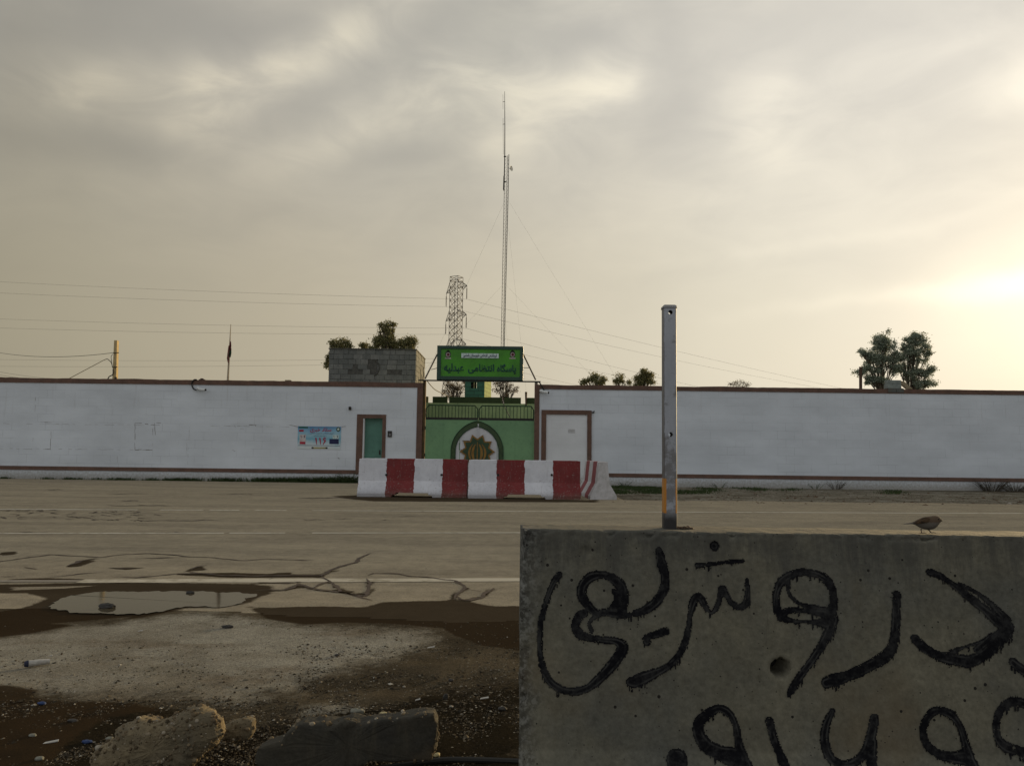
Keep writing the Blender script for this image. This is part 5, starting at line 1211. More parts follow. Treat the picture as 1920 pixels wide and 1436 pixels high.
# graffiti traced as brush strokes on the face
def Z7(pts): return [(960 + x / 2.955, 950 + y / 2.955, r / 2.955) for x, y, r in pts]
def Z8(pts): return [(1430 + x / 2.955, 950 + y / 2.955, r / 2.955) for x, y, r in pts]
ST = [
 Z7([(262, 378, 22), (225, 430, 20), (190, 520, 18), (160, 620, 18), (150, 720, 18), (155, 820, 18), (172, 900, 21), (210, 970, 24), (270, 1012, 24), (340, 1025, 25), (420, 1003, 25), (490, 945, 29), (550, 880, 32), (592, 820, 34), (608, 775, 34), (575, 745, 24), (500, 735, 20), (420, 725, 22), (370, 700, 32), (350, 660, 28), (368, 610, 30), (400, 592, 26)]),
 Z7([(470, 600, 24), (430, 560, 28), (388, 500, 28), (388, 440, 28), (430, 392, 30), (500, 378, 24), (560, 400, 30), (605, 445, 32), (612, 500, 32), (600, 560, 36), (590, 592, 30), (530, 585, 26), (470, 590, 18)]),
 Z7([(560, 560, 26), (575, 500, 14), (560, 470, 12)]), Z7([(440, 690, 16), (425, 650, 14), (445, 620, 16), (490, 600, 12)]),
 Z7([(600, 600, 24), (660, 596, 18), (740, 568, 26), (800, 520, 28), (838, 450, 30), (846, 380, 26), (825, 310, 34), (812, 245, 20)]),
 Z7([(745, 748, 22), (742, 722, 20), (800, 705, 24), (850, 690, 22)]),
 Z7([(1298, 405, 14), (1303, 470, 20), (1290, 535, 22), (1255, 556, 20), (1210, 530, 18), (1185, 490, 18), (1162, 455, 24), (1150, 500, 20), (1130, 560, 18), (1100, 588, 13), (1068, 550, 20), (1042, 505, 22), (1022, 492, 24), (1000, 530, 24), (985, 600, 18), (970, 700, 16), (945, 780, 18), (900, 850, 22), (840, 895, 23), (770, 930, 30), (690, 965, 36), (655, 970, 28)]),
 Z7([(1020, 325, 16), (1120, 316, 11), (1200, 306, 13), (1275, 302, 12)]), Z7([(1119, 217, 27), (1120, 218, 27)]),
 Z7([(1270, 1390, 40), (1250, 1300, 24), (1235, 1210, 20), (1200, 1145, 26), (1145, 1118, 24), (1085, 1145, 26), (1035, 1190, 34), (1030, 1250, 34), (1070, 1320, 40), (1150, 1365, 44), (1240, 1385, 50), (1290, 1430, 40), (1320, 1500, 40)]),
 Z7([(910, 1405, 60), (916, 1405, 60)]),
 Z8([(35, 1190, 24), (60, 1290, 24), (95, 1370, 26), (130, 1450, 28)]),
 Z8([(370, 600, 38), (388, 520, 26), (372, 440, 24), (320, 385, 22), (240, 363, 22), (160, 375, 24), (105, 410, 26), (76, 470, 20), (70, 540, 22), (92, 590, 28), (160, 572, 18), (250, 578, 18), (330, 590, 28)]),
 Z8([(95, 615, 22), (170, 632, 16), (260, 636, 16), (350, 640, 34)]), Z8([(140, 420, 14), (142, 480, 13), (190, 530, 13), (270, 560, 18), (340, 570, 20)]),
 Z8([(385, 620, 32), (368, 680, 28), (320, 770, 24), (270, 850, 25), (210, 930, 25), (165, 1000, 25), (142, 1045, 14)]),
 Z8([(738, 490, 26), (735, 570, 28), (730, 650, 26), (720, 740, 29), (700, 795, 34), (640, 850, 34), (560, 895, 32), (470, 935, 32), (400, 960, 36), (350, 975, 32)]),
 Z8([(915, 360, 20), (980, 385, 22), (1060, 440, 22), (1150, 510, 26), (1230, 575, 26), (1300, 635, 36), (1345, 655, 42), (1330, 700, 46), (1285, 755, 34), (1220, 815, 34), (1140, 852, 36), (1050, 842, 34), (960, 822, 28), (890, 782, 30), (838, 730, 27)]),
 Z8([(1080, 430, 14), (1150, 460, 12), (1220, 505, 14), (1300, 575, 20), (1350, 630, 24)]), Z8([(1300, 700, 20), (1200, 745, 12), (1100, 780, 12), (1040, 810, 18)]), Z8([(1180, 790, 26), (1260, 720, 26)]),
 Z8([(1380, 860, 26), (1430, 900, 30), (1500, 935, 30)]),
 Z8([(385, 1130, 18), (352, 1200, 25), (340, 1290, 27), (360, 1370, 29), (400, 1410, 26), (460, 1425, 20), (520, 1405, 24), (570, 1350, 28), (602, 1250, 32), (616, 1170, 28)]), Z8([(600, 1300, 34), (600, 1400, 32), (592, 1470, 30)]),
 Z8([(1140, 1380, 34), (1115, 1290, 20), (1082, 1200, 22), (1030, 1145, 26), (955, 1128, 24), (902, 1180, 26), (885, 1250, 22), (910, 1320, 25), (970, 1368, 27), (1050, 1388, 30), (1130, 1395, 40), (1180, 1470, 32)]),
 Z8([(1470, 1095, 28), (1375, 1080, 26), (1312, 1120, 24), (1290, 1200, 26), (1300, 1280, 26), (1350, 1330, 30), (1420, 1352, 28), (1500, 1365, 28)])]
CELL = .0026; gx = np.arange(XB0 + .01, XB0 + 1.56, CELL); gzv = np.arange(.26, .985, CELL)
GX, GZ = np.meshgrid(gx, gzv); SDm = np.full(GX.shape, 1e9)
for s_ in ST:
    H = [(face_hit(x, y), r * .90 / F_PX * 2.2) for x, y, r in s_]
    # smooth the stroke
    P3 = smooth_path([Vector((h.x, h.z, r)) for h, r in H], 4) if len(H) > 2 else [Vector((h.x, h.z, r)) for h, r in H]
    for a, b_ in zip(P3[:-1], P3[1:]):
        dx_, dz_ = b_.x - a.x, b_.y - a.y; L = dx_ * dx_ + dz_ * dz_ + 1e-12; R_ = max(a.z, b_.z)
        m_ = (GX > min(a.x, b_.x) - R_ - .02) & (GX < max(a.x, b_.x) + R_ + .02) & (GZ > min(a.y, b_.y) - R_ - .02) & (GZ < max(a.y, b_.y) + R_ + .02)
        gx_, gz_ = GX[m_], GZ[m_]; t = np.clip(((gx_ - a.x) * dx_ + (gz_ - a.y) * dz_) / L, 0, 1)
        d = np.hypot(gx_ - a.x - t * dx_, gz_ - a.y - t * dz_) - (a.z + (b_.z - a.z) * t); SDm[m_] = np.minimum(SDm[m_], d)
rng = np.random.default_rng(4)
def smooth_noise(shape, k, rng):
    a = rng.normal(size=(shape[0] // k + 3, shape[1] // k + 3)); yi = np.arange(shape[0]) / k; xi = np.arange(shape[1]) / k
    y0_, x0_ = yi.astype(int), xi.astype(int); fy, fx = (yi - y0_)[:, None], (xi - x0_)[None]
    fy = fy * fy * (3 - 2 * fy); fx = fx * fx * (3 - 2 * fx)
    return (a[y0_][:, x0_] * (1 - fy) * (1 - fx) + a[y0_ + 1][:, x0_] * fy * (1 - fx) + a[y0_][:, x0_ + 1] * (1 - fy) * fx + a[y0_ + 1][:, x0_ + 1] * fy * fx)
SDn = SDm + smooth_noise(SDm.shape, 3, rng) * .0005 + smooth_noise(SDm.shape, 14, rng) * .0013 + rng.normal(size=SDm.shape) * .0003
mask = SDn < 0
# drips under the strokes
dl = (rng.random(len(gx)) ** 9 * 6).astype(int)
dl = np.maximum(dl, np.roll((dl > 4) * dl - 1, 1))
for j in range(len(gx)):
    col = mask[:, j].copy(); bot = np.where(col[1:] & ~col[:-1])[0] + 1
    for b0_ in bot: mask[max(0, b0_ - dl[j]):b0_, j] = True
r0_ = np.hypot(GX - holeP.x, GZ - holeP.z) < .028; mask &= ~r0_
wear = smooth_noise(SDm.shape, 2, rng) * .6 + smooth_noise(SDm.shape, 9, rng) * .8; mask &= ~((wear > 2.4) & (SDm < -.004)); mask &= ~((SDm > -.003) & (rng.random(SDm.shape) < .06))
iy, ix = np.where(mask[:-1, :-1]); nyy, nxx = mask.shape
ids = -np.ones((nyy, nxx), int); need = np.zeros((nyy, nxx), bool)
for a, b_ in ((0, 0), (1, 0), (0, 1), (1, 1)): need[iy + a, ix + b_] = True
ids[need] = np.arange(need.sum()); org = world_loc(fb)
vy, vx = np.where(need); vz = gzv[vy]; vxx = gx[vx]
def surf_y(x, z):
    v = Vector((x, face_y(z), z)); nn = mnoise.fractal(v * 6, .8, 2.1, 4) * .0022 + mnoise.noise(v * 1.1) * .004
    y = face_y(z) + nn
    r = math.hypot(x - dotP.x, z - dotP.z)
    if r < .015: y += .004 * min(1, (.015 - r) / .005)
    return y - .0021
co = [(float(x) - org.x, surf_y(float(x), float(z)) - org.y, float(z) - org.z) for x, z in zip(vxx, vz)]
fc = np.stack([ids[iy, ix], ids[iy, ix + 1], ids[iy + 1, ix + 1], ids[iy + 1, ix]], -1).tolist()
me = bpy.data.meshes.new('graffiti'); me.from_pydata(co, [], fc)
at_ = me.attributes.new('dens', 'FLOAT', 'POINT'); at_.data.foreach_set('value', np.clip(-SDm[vy, vx] / .010, 0, 1).astype(np.float32))
me.polygons.foreach_set('use_smooth', np.ones(len(me.polygons), bool))
m, q, b = new_mat('black_graffiti_paint'); oc = q.n('ShaderNodeTexCoord').outputs['Object']; dn = q.n('ShaderNodeAttribute', attribute_name='dens').outputs['Fac']
n1 = q.noise(oc, 60, 5, .7); n2 = q.noise(oc, 9, 4, .6)
k_ = q.step(q.m('ADD', q.m('MULTIPLY', n1, .8), q.m('MULTIPLY', n2, .6)), .62, .88)
c = q.mix(k_, (.0035, .0035, .005), (.022, .022, .022)); band_ = q.m('MULTIPLY', q.step(dn, .25, .5), q.step(dn, .95, .6)); c = q.mix(q.m('MULTIPLY', q.m('MULTIPLY', band_, q.step(q.noise(oc, 14, 4, .7), .45, .62)), .8), c, (.045, .045, .042))
q.put(b.inputs['Base Color'], c); b.inputs['Roughness'].default_value = .85; b.inputs['Specular IOR Level'].default_value = .12; bump(q, b, n1, .3, .004); me.materials.append(m)
go = bpy.data.objects.new('graffiti', me); COL.objects.link(go); go.parent = fb
tag(go, 'thick black brushed Persian words and numerals with drips')
MB().quad([(holeP.x + .018 * math.cos(a * math.pi / 8), face_y(holeP.z) + .09, holeP.z + .018 * math.sin(a * math.pi / 8)) for a in range(16)]).build('hole_shade_disc', M['black'], fb)  # black disc at the pit bottom paints the shade inside the hole

# near metal post
pp0, pp1 = at(1245.5, 700, YF + .07), at(1269.8, 700, YF + .07); pw = pp1.x - pp0.x; pzt = at(1257, 574, YF + .07).z
pst = thing('metal_post', ((pp0.x + pp1.x) / 2, YF + .08, 1.0), 'worn white square metal post with bolt holes standing in the near concrete block', 'post')
xc3 = (pp0.x + pp1.x) / 2 - .0; yc3 = YF + .075 + pw / 2
base_b = at(1258.5, 988, YF + .07); top_b = at(1257.3, 574, YF + .07)
bm = bmesh.new(); hw = pw / 2; cr_ = .0045; t2 = .0022
def rr_ring(h, c, z, ox):
    out = []
    for qx, qy, a0_ in ((1, 1, 0), (-1, 1, 90), (-1, -1, 180), (1, -1, 270)):
        for k in range(5):
            a = math.radians(a0_ + k * 22.5); out.append(Vector((ox + qx * (h - c) + c * math.cos(a), yc3 + qy * (h - c) + c * math.sin(a), z)))
    return out
zs2 = np.linspace(.99, pzt, 40)
def bmring(h, c, z): ox = base_b.x + (top_b.x - base_b.x) * (z - 1) / (pzt - 1); return [bm.verts.new(v) for v in rr_ring(h, c, z, ox)]
outer = [bmring(hw, cr_, float(z)) for z in zs2]; innr = [bmring(hw - t2, cr_ - t2 + .001, float(z)) for z in zs2]
def strip(A, B, rev=False):
    n = len(A)
    for k in range(n):
        f = [A[k], A[(k + 1) % n], B[(k + 1) % n], B[k]]; bm.faces.new(f[::-1] if rev else f)
for a, b_ in zip(outer[:-1], outer[1:]): strip(a, b_)
for a, b_ in zip(innr[:-1], innr[1:]): strip(a, b_, True)
strip(outer[-1], innr[-1]); strip(innr[0], outer[0])
bmesh.ops.recalc_face_normals(bm, faces=bm.faces)
me = bpy.data.meshes.new('post_tube'); bm.to_mesh(me); bm.free(); tube_o = bpy.data.objects.new('post_tube', me); COL.objects.link(tube_o)
cut = MB()
for (hx, hy) in ((1257.8, 585), (1258, 814.5)):
    h = at(hx, hy, YF + .07); cut.tube([(h.x, yc3 - .06, h.z), (h.x, yc3 + .06, h.z)], .0066, 20)
cut_o = cut.build('cutter', M['black'], origin=(0, 0, 0))
bo = tube_o.modifiers.new('b', 'BOOLEAN'); bo.operation = 'DIFFERENCE'; bo.object = cut_o; bo.solver = 'EXACT'
bpy.context.view_layer.update(); dg = bpy.context.evaluated_depsgraph_get()
me2 = bpy.data.meshes.new_from_object(tube_o.evaluated_get(dg)); bpy.data.objects.remove(tube_o); bpy.data.objects.remove(cut_o)
org = world_loc(pst); me2.transform(Matrix.Translation(-org)); me2.materials.clear()
m, q, b = new_mat('worn_white_post_paint'); oc = q.n('ShaderNodeTexCoord').outputs['Object']; x, y, z = q.sep(oc)
n1 = q.noise(oc, 22, 5, .65); n2 = q.noise(q.vmul(oc, (1, 1, .5)), 60, 5, .7); n3_ = q.noise(q.vmul(oc, (1, 1, .25)), 9, 4, .6)
c = q.mix(q.step(n3_, .35, .7), (.34, .36, .40), (.24, .25, .27))
dirt = q.step(q.m('ADD', n1, q.m('MULTIPLY', q.step(z, .42, .12), .16)), .56, .70); c = q.mix(q.m('MULTIPLY', dirt, .7), c, (.085, .075, .065))
edge = q.step(q.m('ADD', q.m('ABSOLUTE', x), q.m('MULTIPLY', q.m('SUBTRACT', n2, .5), .006)), pw / 2 - .003, pw / 2 - .0005)
c = q.mix(q.m('MULTIPLY', edge, .75), c, (.05, .04, .035))
sidem = q.step(q.m('ADD', q.m('ABSOLUTE', x), q.m('MULTIPLY', q.m('SUBTRACT', n1, .5), .004)), pw / 2 - .0066, pw / 2 - .0052)
ora = q.m('MULTIPLY', sidem, q.m('MULTIPLY', q.m('LESS_THAN', q.m('ADD', z, q.m('MULTIPLY', n1, .012)), .150), q.m('GREATER_THAN', z, .045)))
c = q.mix(ora, c, (.42, .17, .015))
blk = q.step(q.m('ADD', z, q.m('MULTIPLY', q.m('SUBTRACT', n1, .5), .05)), .055, .022); c = q.mix(blk, c, (.012, .011, .010))
q.put(b.inputs['Base Color'], c); b.inputs['Roughness'].default_value = .5; bump(q, b, n2, .2, .002)
me2.materials.append(m); po2 = bpy.data.objects.new('post_tube', me2); COL.objects.link(po2); po2.parent = pst
bm = bmesh.new(); ox = top_b.x; r1_ = [bm.verts.new(v) for v in rr_ring(hw + .0022, .006, pzt - .004, ox)]; r2_ = [bm.verts.new(v) for v in rr_ring(hw + .0016, .006, pzt + .002, ox)]; r3_ = [bm.verts.new(v) for v in rr_ring(hw - .002, .004, pzt + .0055, ox)]
strip(r1_, r2_); strip(r2_, r3_); bm.faces.new(r3_)
me = bpy.data.meshes.new('post_cap'); bm.to_mesh(me); bm.free(); me.transform(Matrix.Translation(-org)); me.materials.append(simple('cap_grey', (.28, .28, .28), (.2, .2, .2), 20, .5)); o = bpy.data.objects.new('post_cap', me); COL.objects.link(o); o.parent = pst
mb = MB()
for k in range(60):
    a = random.uniform(0, 6.28); r = random.uniform(.0, .03); p = Vector((base_b.x + .042 + math.cos(a) * r * .8, yc3 + math.sin(a) * r * .5, 1.0 + .004 * random.random())); mb.ball(p, random.uniform(.002, .006), 5, 4, (1.3, 1, .7))
tag(mb.build('soil_heap', simple('rusty_soil', (.07, .045, .028), None, 30), smooth=True), 'little brown heap of soil beside the foot of the near metal post', 'soil')

# ------------------------------------------------------------------ sparrow
YW = YF + .035; k8 = 1 / 8.727
def SP(zx, zy, dy=0.0): return at(1640 + zx * k8, 930 + zy * k8, YW + dy)
sp = thing('sparrow', (SP(850, 600).x, YW, 1.0), 'small brown sparrow facing right on top of the near concrete block', 'bird')
secs = [(470, 453, 459, .2), (520, 440, 458, .5), (580, 431, 457, .55), (625, 424, 456, .6), (655, 408, 468, .62), (690, 390, 488, .66), (730, 370, 515, .7), (775, 348, 538, .74), (830, 334, 550, .76), (885, 330, 553, .76), (930, 322, 550, .76), (965, 316, 538, .74), (1000, 315, 515, .72), (1030, 322, 480, .72), (1055, 338, 448, .70), (1072, 356, 432, .62), (1082, 372, 422, .5), (1090, 384, 416, .4)]
mb = MB(); rings = []
for zx, zt_, zb_, wf in secs:
    a, b_ = SP(zx, zt_), SP(zx, zb_); h = (a - b_).length / 2; c = (a + b_) / 2; w = h * wf
    if zx <= 600: w = .0055 + .002 * (zx - 470) / 130
    rings.append([c + Vector((0, math.sin(t) * w, math.cos(t) * h * (1 if math.cos(t) > 0 else 1))) for t in [2 * math.pi * k / 14 for k in range(14)]])
for r_ in rings: mb.v += [tuple(p) for p in r_]
for i in range(len(rings) - 1):
    for j in range(14): mb.f.append((i * 14 + j, i * 14 + (j + 1) % 14, (i + 1) * 14 + (j + 1) % 14, (i + 1) * 14 + j)); mb.mi.append(0)
mb.f.append(tuple(range(14))); mb.f.append(tuple((len(rings) - 1) * 14 + j for j in range(14))); mb.mi += [0, 0]
m, q, b = new_mat('sparrow_plumage'); oc = q.n('ShaderNodeTexCoord').outputs['Object']; x, y, z = q.sep(oc); zm = (SP(850, 440).z - 1.0)
n1 = q.noise(q.vmul(oc, (1, 1, 2)), 320, 3, .6)
upm = q.step(q.m('ADD', z, q.m('MULTIPLY', q.m('SUBTRACT', n1, .5), .006)), zm - .001, zm + .006)
c = q.mix(upm, (.105, .092, .075), q.mix(n1, (.10, .062, .032), (.045, .030, .018))); q.put(b.inputs['Base Color'], c); b.inputs['Roughness'].default_value = .9; bump(q, b, n1, .4, .001)
bo_ = mb.build('body', m, sp, smooth=True); ss = bo_.modifiers.new('s', 'SUBSURF'); ss.levels = 1; ss.render_levels = 1
wm_ = simple('wing_feathers', (.085, .05, .025), (.028, .02, .013), 260, .9, stretch=(.35, 1, 1.6), lo=.4, hi=.6, bs=.2, bd=.001)
for s_ in (-1, 1):
    mb = MB(); P = []
    out = [(640, 440), (690, 405), (740, 378), (800, 352), (870, 348), (905, 372), (900, 410), (860, 432), (800, 440), (730, 448), (680, 452)]
    wy = s_ * .0135
    def wing_y(zx): return s_ * (.0052 + .0115 * min(1, max(0, (zx - 620) / 190)) ** .8)
    for zx, zy in out: P.append(SP(zx, zy, wing_y(zx)))
    cen = SP(790, 405, wing_y(790) + s_ * .003)
    for i in range(len(P)): mb.quad([P[i], P[(i + 1) % len(P)], cen])
    mb.build('wing', wm_, sp, smooth=True)
mb = MB(); a, c, d = SP(1080, 392), SP(1098, 404), SP(1104, 412); mb.tube([a, c, d], [.0042, .0028, .0006], 8); mb.build('beak', simple('horn_beak', (.22, .19, .13), None, 50), sp, smooth=True)
for s_ in (-1, 1):
    MB().ball(SP(1046, 376, s_ * .0098), .0019, 8, 6).build('eye', simple('eye_black', (.004, .004, .004), None, 5, .15, bs=0), sp, smooth=True)
for (pts, dy) in (([(765, 535), (758, 560), (772, 598)], -.006), ([(872, 540), (905, 572), (930, 603)], .004)):
    mb = MB(); P = [SP(x_, y_, dy) for x_, y_ in pts]; P[-1].z = 1.002; mb.tube(P, [.0022, .0012, .0011], 6)
    f = P[-1]
    for dx2, dy2 in ((.011, -.004), (.012, 0), (.011, .004), (-.007, 0)): mb.tube([f, f + Vector((dx2 * .5, dy2 * .5, .0008)), f + Vector((dx2, dy2, -.0006))], [.0011, .0009, .0005], 5)
    mb.build('leg', simple('leg_brown', (.06, .04, .028), None, 50), sp)

# ------------------------------------------------------------------ rubble in the foreground
def rock(name, outline, Y, depth, mat, label, expo=2.6, amp=.012, agg=0, seed=0, cat='rubble', front=.5):
    """outline: silhouette (px, py) at depth Y; layers shrink towards the front and the back"""
    P = [at(x, y, Y) for x, y in outline]; per = [0.0]
    for a, b_ in zip(P, P[1:] + P[:1]): per.append(per[-1] + (b_ - a).length)
    K = max(60, int(per[-1] / .007)); ringp = []
    for k in range(K):
        d = per[-1] * k / K; i = max(j for j in range(len(P)) if per[j] <= d); a, b_ = P[i], P[(i + 1) % len(P)]; ringp.append(a.lerp(b_, (d - per[i]) / max(1e-6, per[i + 1] - per[i])))
    cen = sum(ringp, Vector()) / K; NL = 34; rings = []
    for j in range(NL + 1):
        a = math.pi * j / NL; u = -math.cos(a); sc = max(0.0, 1 - abs(u) ** expo) ** (1 / expo); ring = []
        for p in ringp:
            v = Vector((cen.x + (p.x - cen.x) * sc, Y + depth * u * (front if u < 0 else 1), cen.z + (p.z - cen.z) * sc)); w = v * 14 + Vector((seed * 3.1, 0, 0))
            vd = mnoise.voronoi(w * .8)[0]; vd2 = mnoise.voronoi(w * 2.7)[0]
            n_ = mnoise.fractal(w, .75, 2.1, 5) * amp * .8 + (.45 - vd[0]) * amp * 1.5 + (.4 - vd2[0]) * amp * .55 + mnoise.fractal(w * 6, .9, 2.1, 3) * amp * .14
            dv = (v - cen); dv.y = (v.y - Y) * (2 if expo > 4 else 1); dv.normalize(); ring.append(v + dv * n_)
        rings.append(ring)
    mb = MB()
    for r_ in rings: mb.v += [tuple(v) for v in r_]
    for i in range(NL):
        for j in range(K): mb.f.append((i * K + j, i * K + (j + 1) % K, (i + 1) * K + (j + 1) % K, (i + 1) * K + j)); mb.mi.append(0)
    o = thing(name, (cen.x, Y, 0), label, cat); rr = random.Random(seed + 50)
    mb.build('stone_mass', mat, o, smooth=False)
    if agg:
        m2 = MB()
        for _ in range(agg):
            i = rr.randrange(3, NL - 3); j = rr.randrange(K); v = rings[i][j]
            if v.z < 0: continue
            r = min(.012, .0015 + rr.expovariate(1 / .0024)); m2.ball(v, r, 6, 4, (rr.uniform(.7, 1.3), rr.uniform(.6, 1), rr.uniform(.6, 1.1)))
        m2.build('aggregate', M['aggregate'], o, smooth=True); o.children[-1]['kind'] = 'stuff'
    return o
rock('concrete_rubble', [(172, 1425), (186, 1397), (214, 1386), (224, 1363), (262, 1346), (296, 1351), (332, 1343), (345, 1330), (374, 1327), (402, 1335), (417, 1350), (421, 1373), (405, 1396), (386, 1412), (372, 1428), (340, 1450), (250, 1462), (190, 1462)], 3.06, .13, M['rubble'], 'rough broken chunk of pebbly concrete at the bottom left', 2.5, .011, 1500, 1)
rock('concrete_rubble', [(414, 1385), (420, 1360), (440, 1349), (462, 1344), (475, 1351), (477, 1372), (470, 1384), (440, 1388)], 3.24, .06, M['rubble'], 'small pebbly concrete lump just right of the larger broken chunk', 2.6, .006, 140, 2)
rock('concrete_slab', [(480, 1425), (488, 1398), (530, 1383), (541, 1366), (566, 1352), (600, 1350), (634, 1353), (660, 1345), (682, 1350), (740, 1342), (800, 1333), (814, 1335), (821, 1352), (819, 1395), (812, 1419), (700, 1424), (660, 1440), (520, 1450)], 3.10, .07, M['slab'], 'flat dark broken concrete slab lying at the bottom centre', 9, .009, 160, 3)
def pebble(px, py, r, mat, name, label, cat, sq=(1.3, 1, .6), seed=0):
    p = gnd(px, py); mb = MB(); mb.ball((p.x, p.y, r * sq[2] * .6), r, 10, 7, sq); rr = random.Random(seed)
    mb.v = [(v[0] + mnoise.noise(Vector(v) * 60) * r * .35, v[1] + mnoise.noise(Vector(v) * 60 + Vector((9, 9, 9))) * r * .35, v[2] + mnoise.noise(Vector(v) * 70) * r * .2) for v in mb.v]
    return tag(mb.build(name, mat), label, cat)
pal = simple('pale_stone', (.17, .17, .14), (.11, .11, .09), 40); yel = simple('yellow_stone', (.42, .36, .20), (.32, .27, .14), 40); blk_ = simple('dark_stone', (.03, .03, .028), (.05, .045, .04), 40)
blu = simple('blue_plastic', (.012, .035, .12), (.01, .025, .08), 40, .6); wht = simple('white_scrap', (.38, .37, .34), (.28, .27, .25), 40, .6)
pebble(670, 1335, .030, pal, 'stone', 'flat pale grey stone behind the dark slab', 'stone', (1.25, .8, .35))
pebble(719, 1339, .014, yel, 'stone', 'yellowish pebble at the far edge of the dark slab', 'stone')
pebble(818, 1417, .013, yel, 'stone', 'yellowish pebble at the right end of the dark slab', 'stone')
pebble(836, 1310, .016, blk_, 'stone', 'black upright stone chip in the gravel right of the slab', 'stone', (.8, .6, 1.1))
pebble(846, 1276, .012, blk_, 'stone', 'dark stone in the gravel well behind the slab', 'stone')
pebble(201, 1140, .045, blk_, 'stone', 'dark stone sitting in the puddle', 'stone', (1.5, .7, .55))
pebble(356, 1113, .03, blk_, 'stone', 'dark pebble at the far rim of the puddle', 'stone', (1.3, .7, .5))
pebble(426, 1176, .028, blk_, 'stone', 'dark pebble on pale ground right of the puddle', 'stone', (1.5, .7, .4))
pebble(632, 1229, .012, blk_, 'stone', 'small black pebble in the middle of the pale ground', 'stone')
pebble(205, 1386, .012, pal, 'stone', 'whitish pebble at the left side of the broken chunk', 'stone')
pebble(137, 1352, .016, blk_, 'stone', 'dark flat stone left of the broken chunk', 'stone', (1.6, .8, .4))
pebble(62, 1380, .013, pal, 'stone', 'greyish pebble in the dark dirt at the far left', 'stone')
pebble(74, 1424, .014, pal, 'stone', 'pale pebble near the bottom left corner', 'stone')
pebble(942, 1330, .016, blk_, 'stone', 'grey green stone beside the near concrete block', 'stone')
pebble(78, 1320, .016, blu, 'plastic_scrap', 'upper crumpled blue plastic scrap in the dirt at the left', 'litter', (1.4, .8, .5))
pebble(163, 1392, .016, blu, 'plastic_scrap', 'lower crumpled blue plastic scrap beside the broken chunk', 'litter', (1.4, .8, .5))
def scrap(px, py, L, wd, ang, label):
    p = gnd(px, py); c, s_ = math.cos(ang), math.sin(ang); mb = MB(); a = Vector((c, s_, 0)) * L / 2; n_ = Vector((-s_, c, 0)) * wd / 2; p.z = .006
    mb.prism([p - a - n_, p + a - n_ * .6 + Vector((0, 0, .004)), p + a + n_ + Vector((0, 0, .006)), p - a * .8 + n_], (0, 0, .003)); tag(mb.build('paper_scrap', wht), label, 'litter')
scrap(908, 1312, .042, .016, .1, 'white scrap on the gravel right of the slab'); scrap(808, 1216, .045, .02, .1, 'white scrap at the edge of the wet brown patch')
scrap(783, 1315, .026, .01, .2, 'tiny white scrap behind the right end of the slab'); scrap(95, 1395, .055, .02, .35, 'grey white sliver left of the broken chunk')
scrap(95, 1232, .02, .01, .2, 'tiny white crumb above the discarded tube'); scrap(263, 1185, .03, .015, .4, 'tiny white crumb on the pale ground below the puddle')
# discarded tube
a, b_ = gnd(53, 1250), gnd(93, 1245); a.z = b_.z = .018; o = thing('marker_tube', (a + b_) / 2, 'crushed white tube with a dark end lying on the pale ground at the left', 'litter')
mb = MB(); mb.tube([a, a.lerp(b_, .5), b_], [.018, .017, .013], 10); mb.build('tube_body', wht, o)
d = (b_ - a).normalized(); MB().tube([a - d * .02, a - d * .001], [.014, .0185], 10).build('tube_cap', simple('tube_cap_navy', (.02, .025, .05), None, 30), o)
tag(MB().tube(smooth_path([gnd(640, 1450, .01), gnd(760, 1433, .01), gnd(830, 1424, .012), gnd(900, 1424, .012), gnd(985, 1427, .01)], 6), .011, 8).build('hose', M['wire_dark']), 'black hose along the bottom edge beside the dark slab', 'hose')

# ------------------------------------------------------------------ grass and weeds
def blades(name, spots, mat, label, cat='grass', hgt=(.04, .12), n_each=10, spread=.12, seed=0, kind='stuff', w=.010):
    r = np.random.default_rng(seed); V, Fc = [], []
    for (x, y, s_) in spots:
        for _ in range(n_each):
            bx_, by_ = x + r.normal() * spread, y + r.normal() * spread * .5; h = r.uniform(*hgt) * s_; a = r.uniform(0, 6.28); dx2, dy2 = math.cos(a) * w, math.sin(a) * w; lx, ly = r.normal() * h * .4, r.normal() * h * .4; n = len(V)
            V += [(bx_ - dx2, by_ - dy2, -.005), (bx_ + dx2, by_ + dy2, -.005), (bx_ + lx * .5 + dx2 * .7, by_ + ly * .5 + dy2 * .7, h * .6), (bx_ + lx, by_ + ly, h), (bx_ + lx * .5 - dx2 * .7, by_ + ly * .5 - dy2 * .7, h * .6)]
            Fc.append((n, n + 1, n + 2, n + 3, n + 4))
    me = bpy.data.meshes.new(name); me.from_pydata(V, [], Fc); me.materials.append(mat); o = bpy.data.objects.new(name, me); COL.objects.link(o); return tag(o, label, cat, kind=kind)
sp1 = []
for _ in range(420):
    px = random.uniform(0, 672); dens = .25 + .75 * (px / 672) ** 1.5
    if mnoise.noise(Vector((px * .04, 0, 0))) + .35 * dens * 2 < .2 or random.random() > dens: continue
    sp1.append((W(px, 900).x, DW - random.uniform(.03, .25), .5 + 1.1 * (px / 672) ** 2))
blades('grass_strip', sp1, M['grass'], 'thin strip of dark green weeds along the foot of the left wall', seed=1, n_each=22, hgt=(.06, .2))
sp2 = []
for _ in range(1500):
    px = 1150 + 560 * random.random() ** 1.6; py = random.uniform(909, 926 - (px - 1150) * .012) + (px - 1150) * .012
    p = gnd(px, py)
    if p.y > DW - .05: continue
    if mnoise.noise(Vector((px * .02, py * .1, 3))) < -.15 + (px - 1150) / 900: continue
    sp2.append((p.x, p.y, random.uniform(.4, 1)))
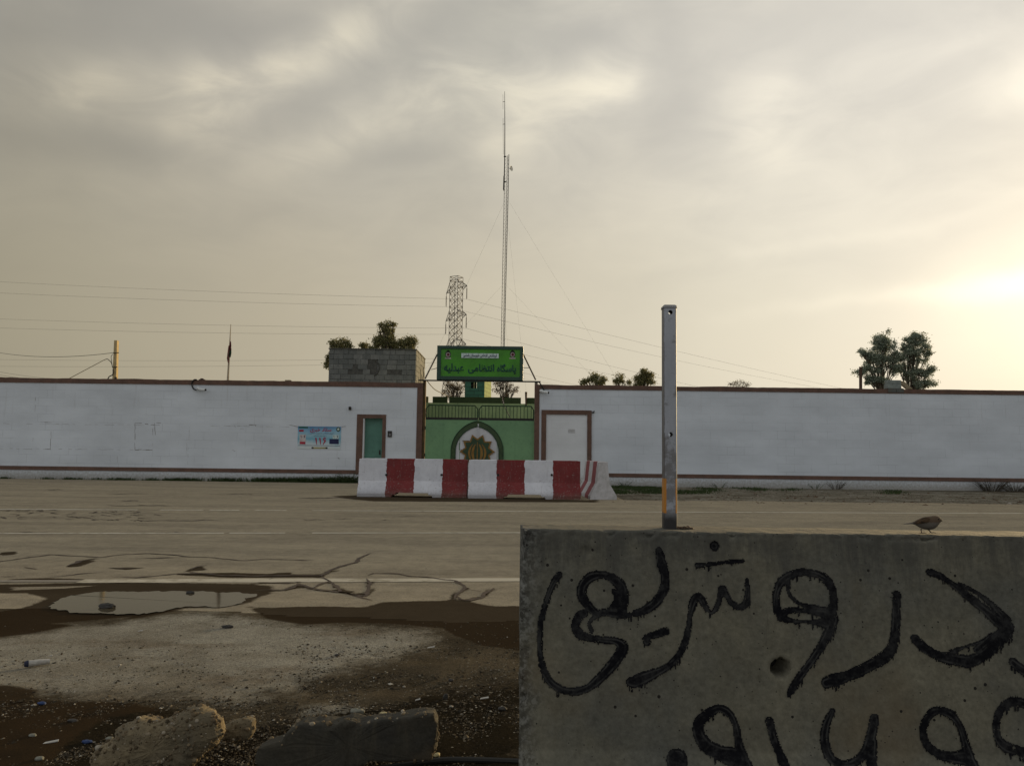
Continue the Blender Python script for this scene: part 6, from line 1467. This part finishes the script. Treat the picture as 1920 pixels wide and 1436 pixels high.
blades('grass_verge', sp2, M['grass'], 'patch of green grass on the verge in front of the right wall', seed=2, n_each=14, hgt=(.03, .09), spread=.18)
def weed(px, label, h=.35, n=14, mat='grass', seed=0, wdt=.25):
    r = random.Random(seed); x = W(px, 900).x; y = DW - .25; mb = MB()
    for _ in range(n):
        a = r.uniform(-1, 1) * wdt; hh = h * r.uniform(.5, 1); b2_ = Vector((x + a * .5, y + r.uniform(-.08, .08), 0)); t = b2_ + Vector((a, r.uniform(-.1, .1), hh)); mb.tube([b2_, b2_.lerp(t, .5) + Vector((0, 0, .03)), t], [.007, .005, .002], 4)
        for k in range(5):
            c = b2_.lerp(t, .3 + .15 * k); d = Vector((r.uniform(-1, 1), r.uniform(-.6, .6), r.uniform(0, .8))).normalized() * .05; o_ = Vector((d.y, -d.x, .02)).normalized() * .013; mb.quad([c, c + d * .5 + o_, c + d, c + d * .5 - o_])
    tag(mb.build('weed', M[mat]), label, 'weed')
weed(655, 'leafy green weed clump at the left end of the striped barriers', .42, 30, seed=1, wdt=.35)
weed(622, 'low green weed left of the clump beside the striped barriers', .30, 14, seed=2)
weed(1168, 'small green weed just right of the end-on barrier', .22, 10, seed=3); weed(1345, 'upright green weed in front of the right wall beside the near post', .2, 8, seed=4); weed(1525, 'small green rosette in front of the middle of the right wall', .2, 8, seed=5)
weed(1563, 'dry twiggy weed in front of the middle of the right wall', .38, 18, 'drygrass', 6, .3)
weed(1850, 'dry brown bush against the right wall, left one of the far right pair', .5, 60, 'drygrass', 7, .55); weed(1895, 'dry brown bush against the right wall, nearest the right edge', .32, 50, 'drygrass', 8, .6)
# dirt humps on the right verge
pos, size = [], []
for _ in range(1600):
    px, py = random.uniform(1090, 1980), random.uniform(917, 942); p = gnd(px, py + (px - 1150) * .010)
    if p.y < DW - .3: pos.append((p.x, p.y, .0)); size.append(min(.07, .006 + random.expovariate(1 / .012)))
tag(stones('verge_stones', np.array(pos), np.array(size), island('verge_dirt', [(0, (.045, .03, .02)), (.6, (.10, .065, .04)), (.95, (.15, .11, .08)), (1, (.3, .28, .25))])), 'brown clods and stones on the dirt verge before the right wall', 'stones', kind='stuff')
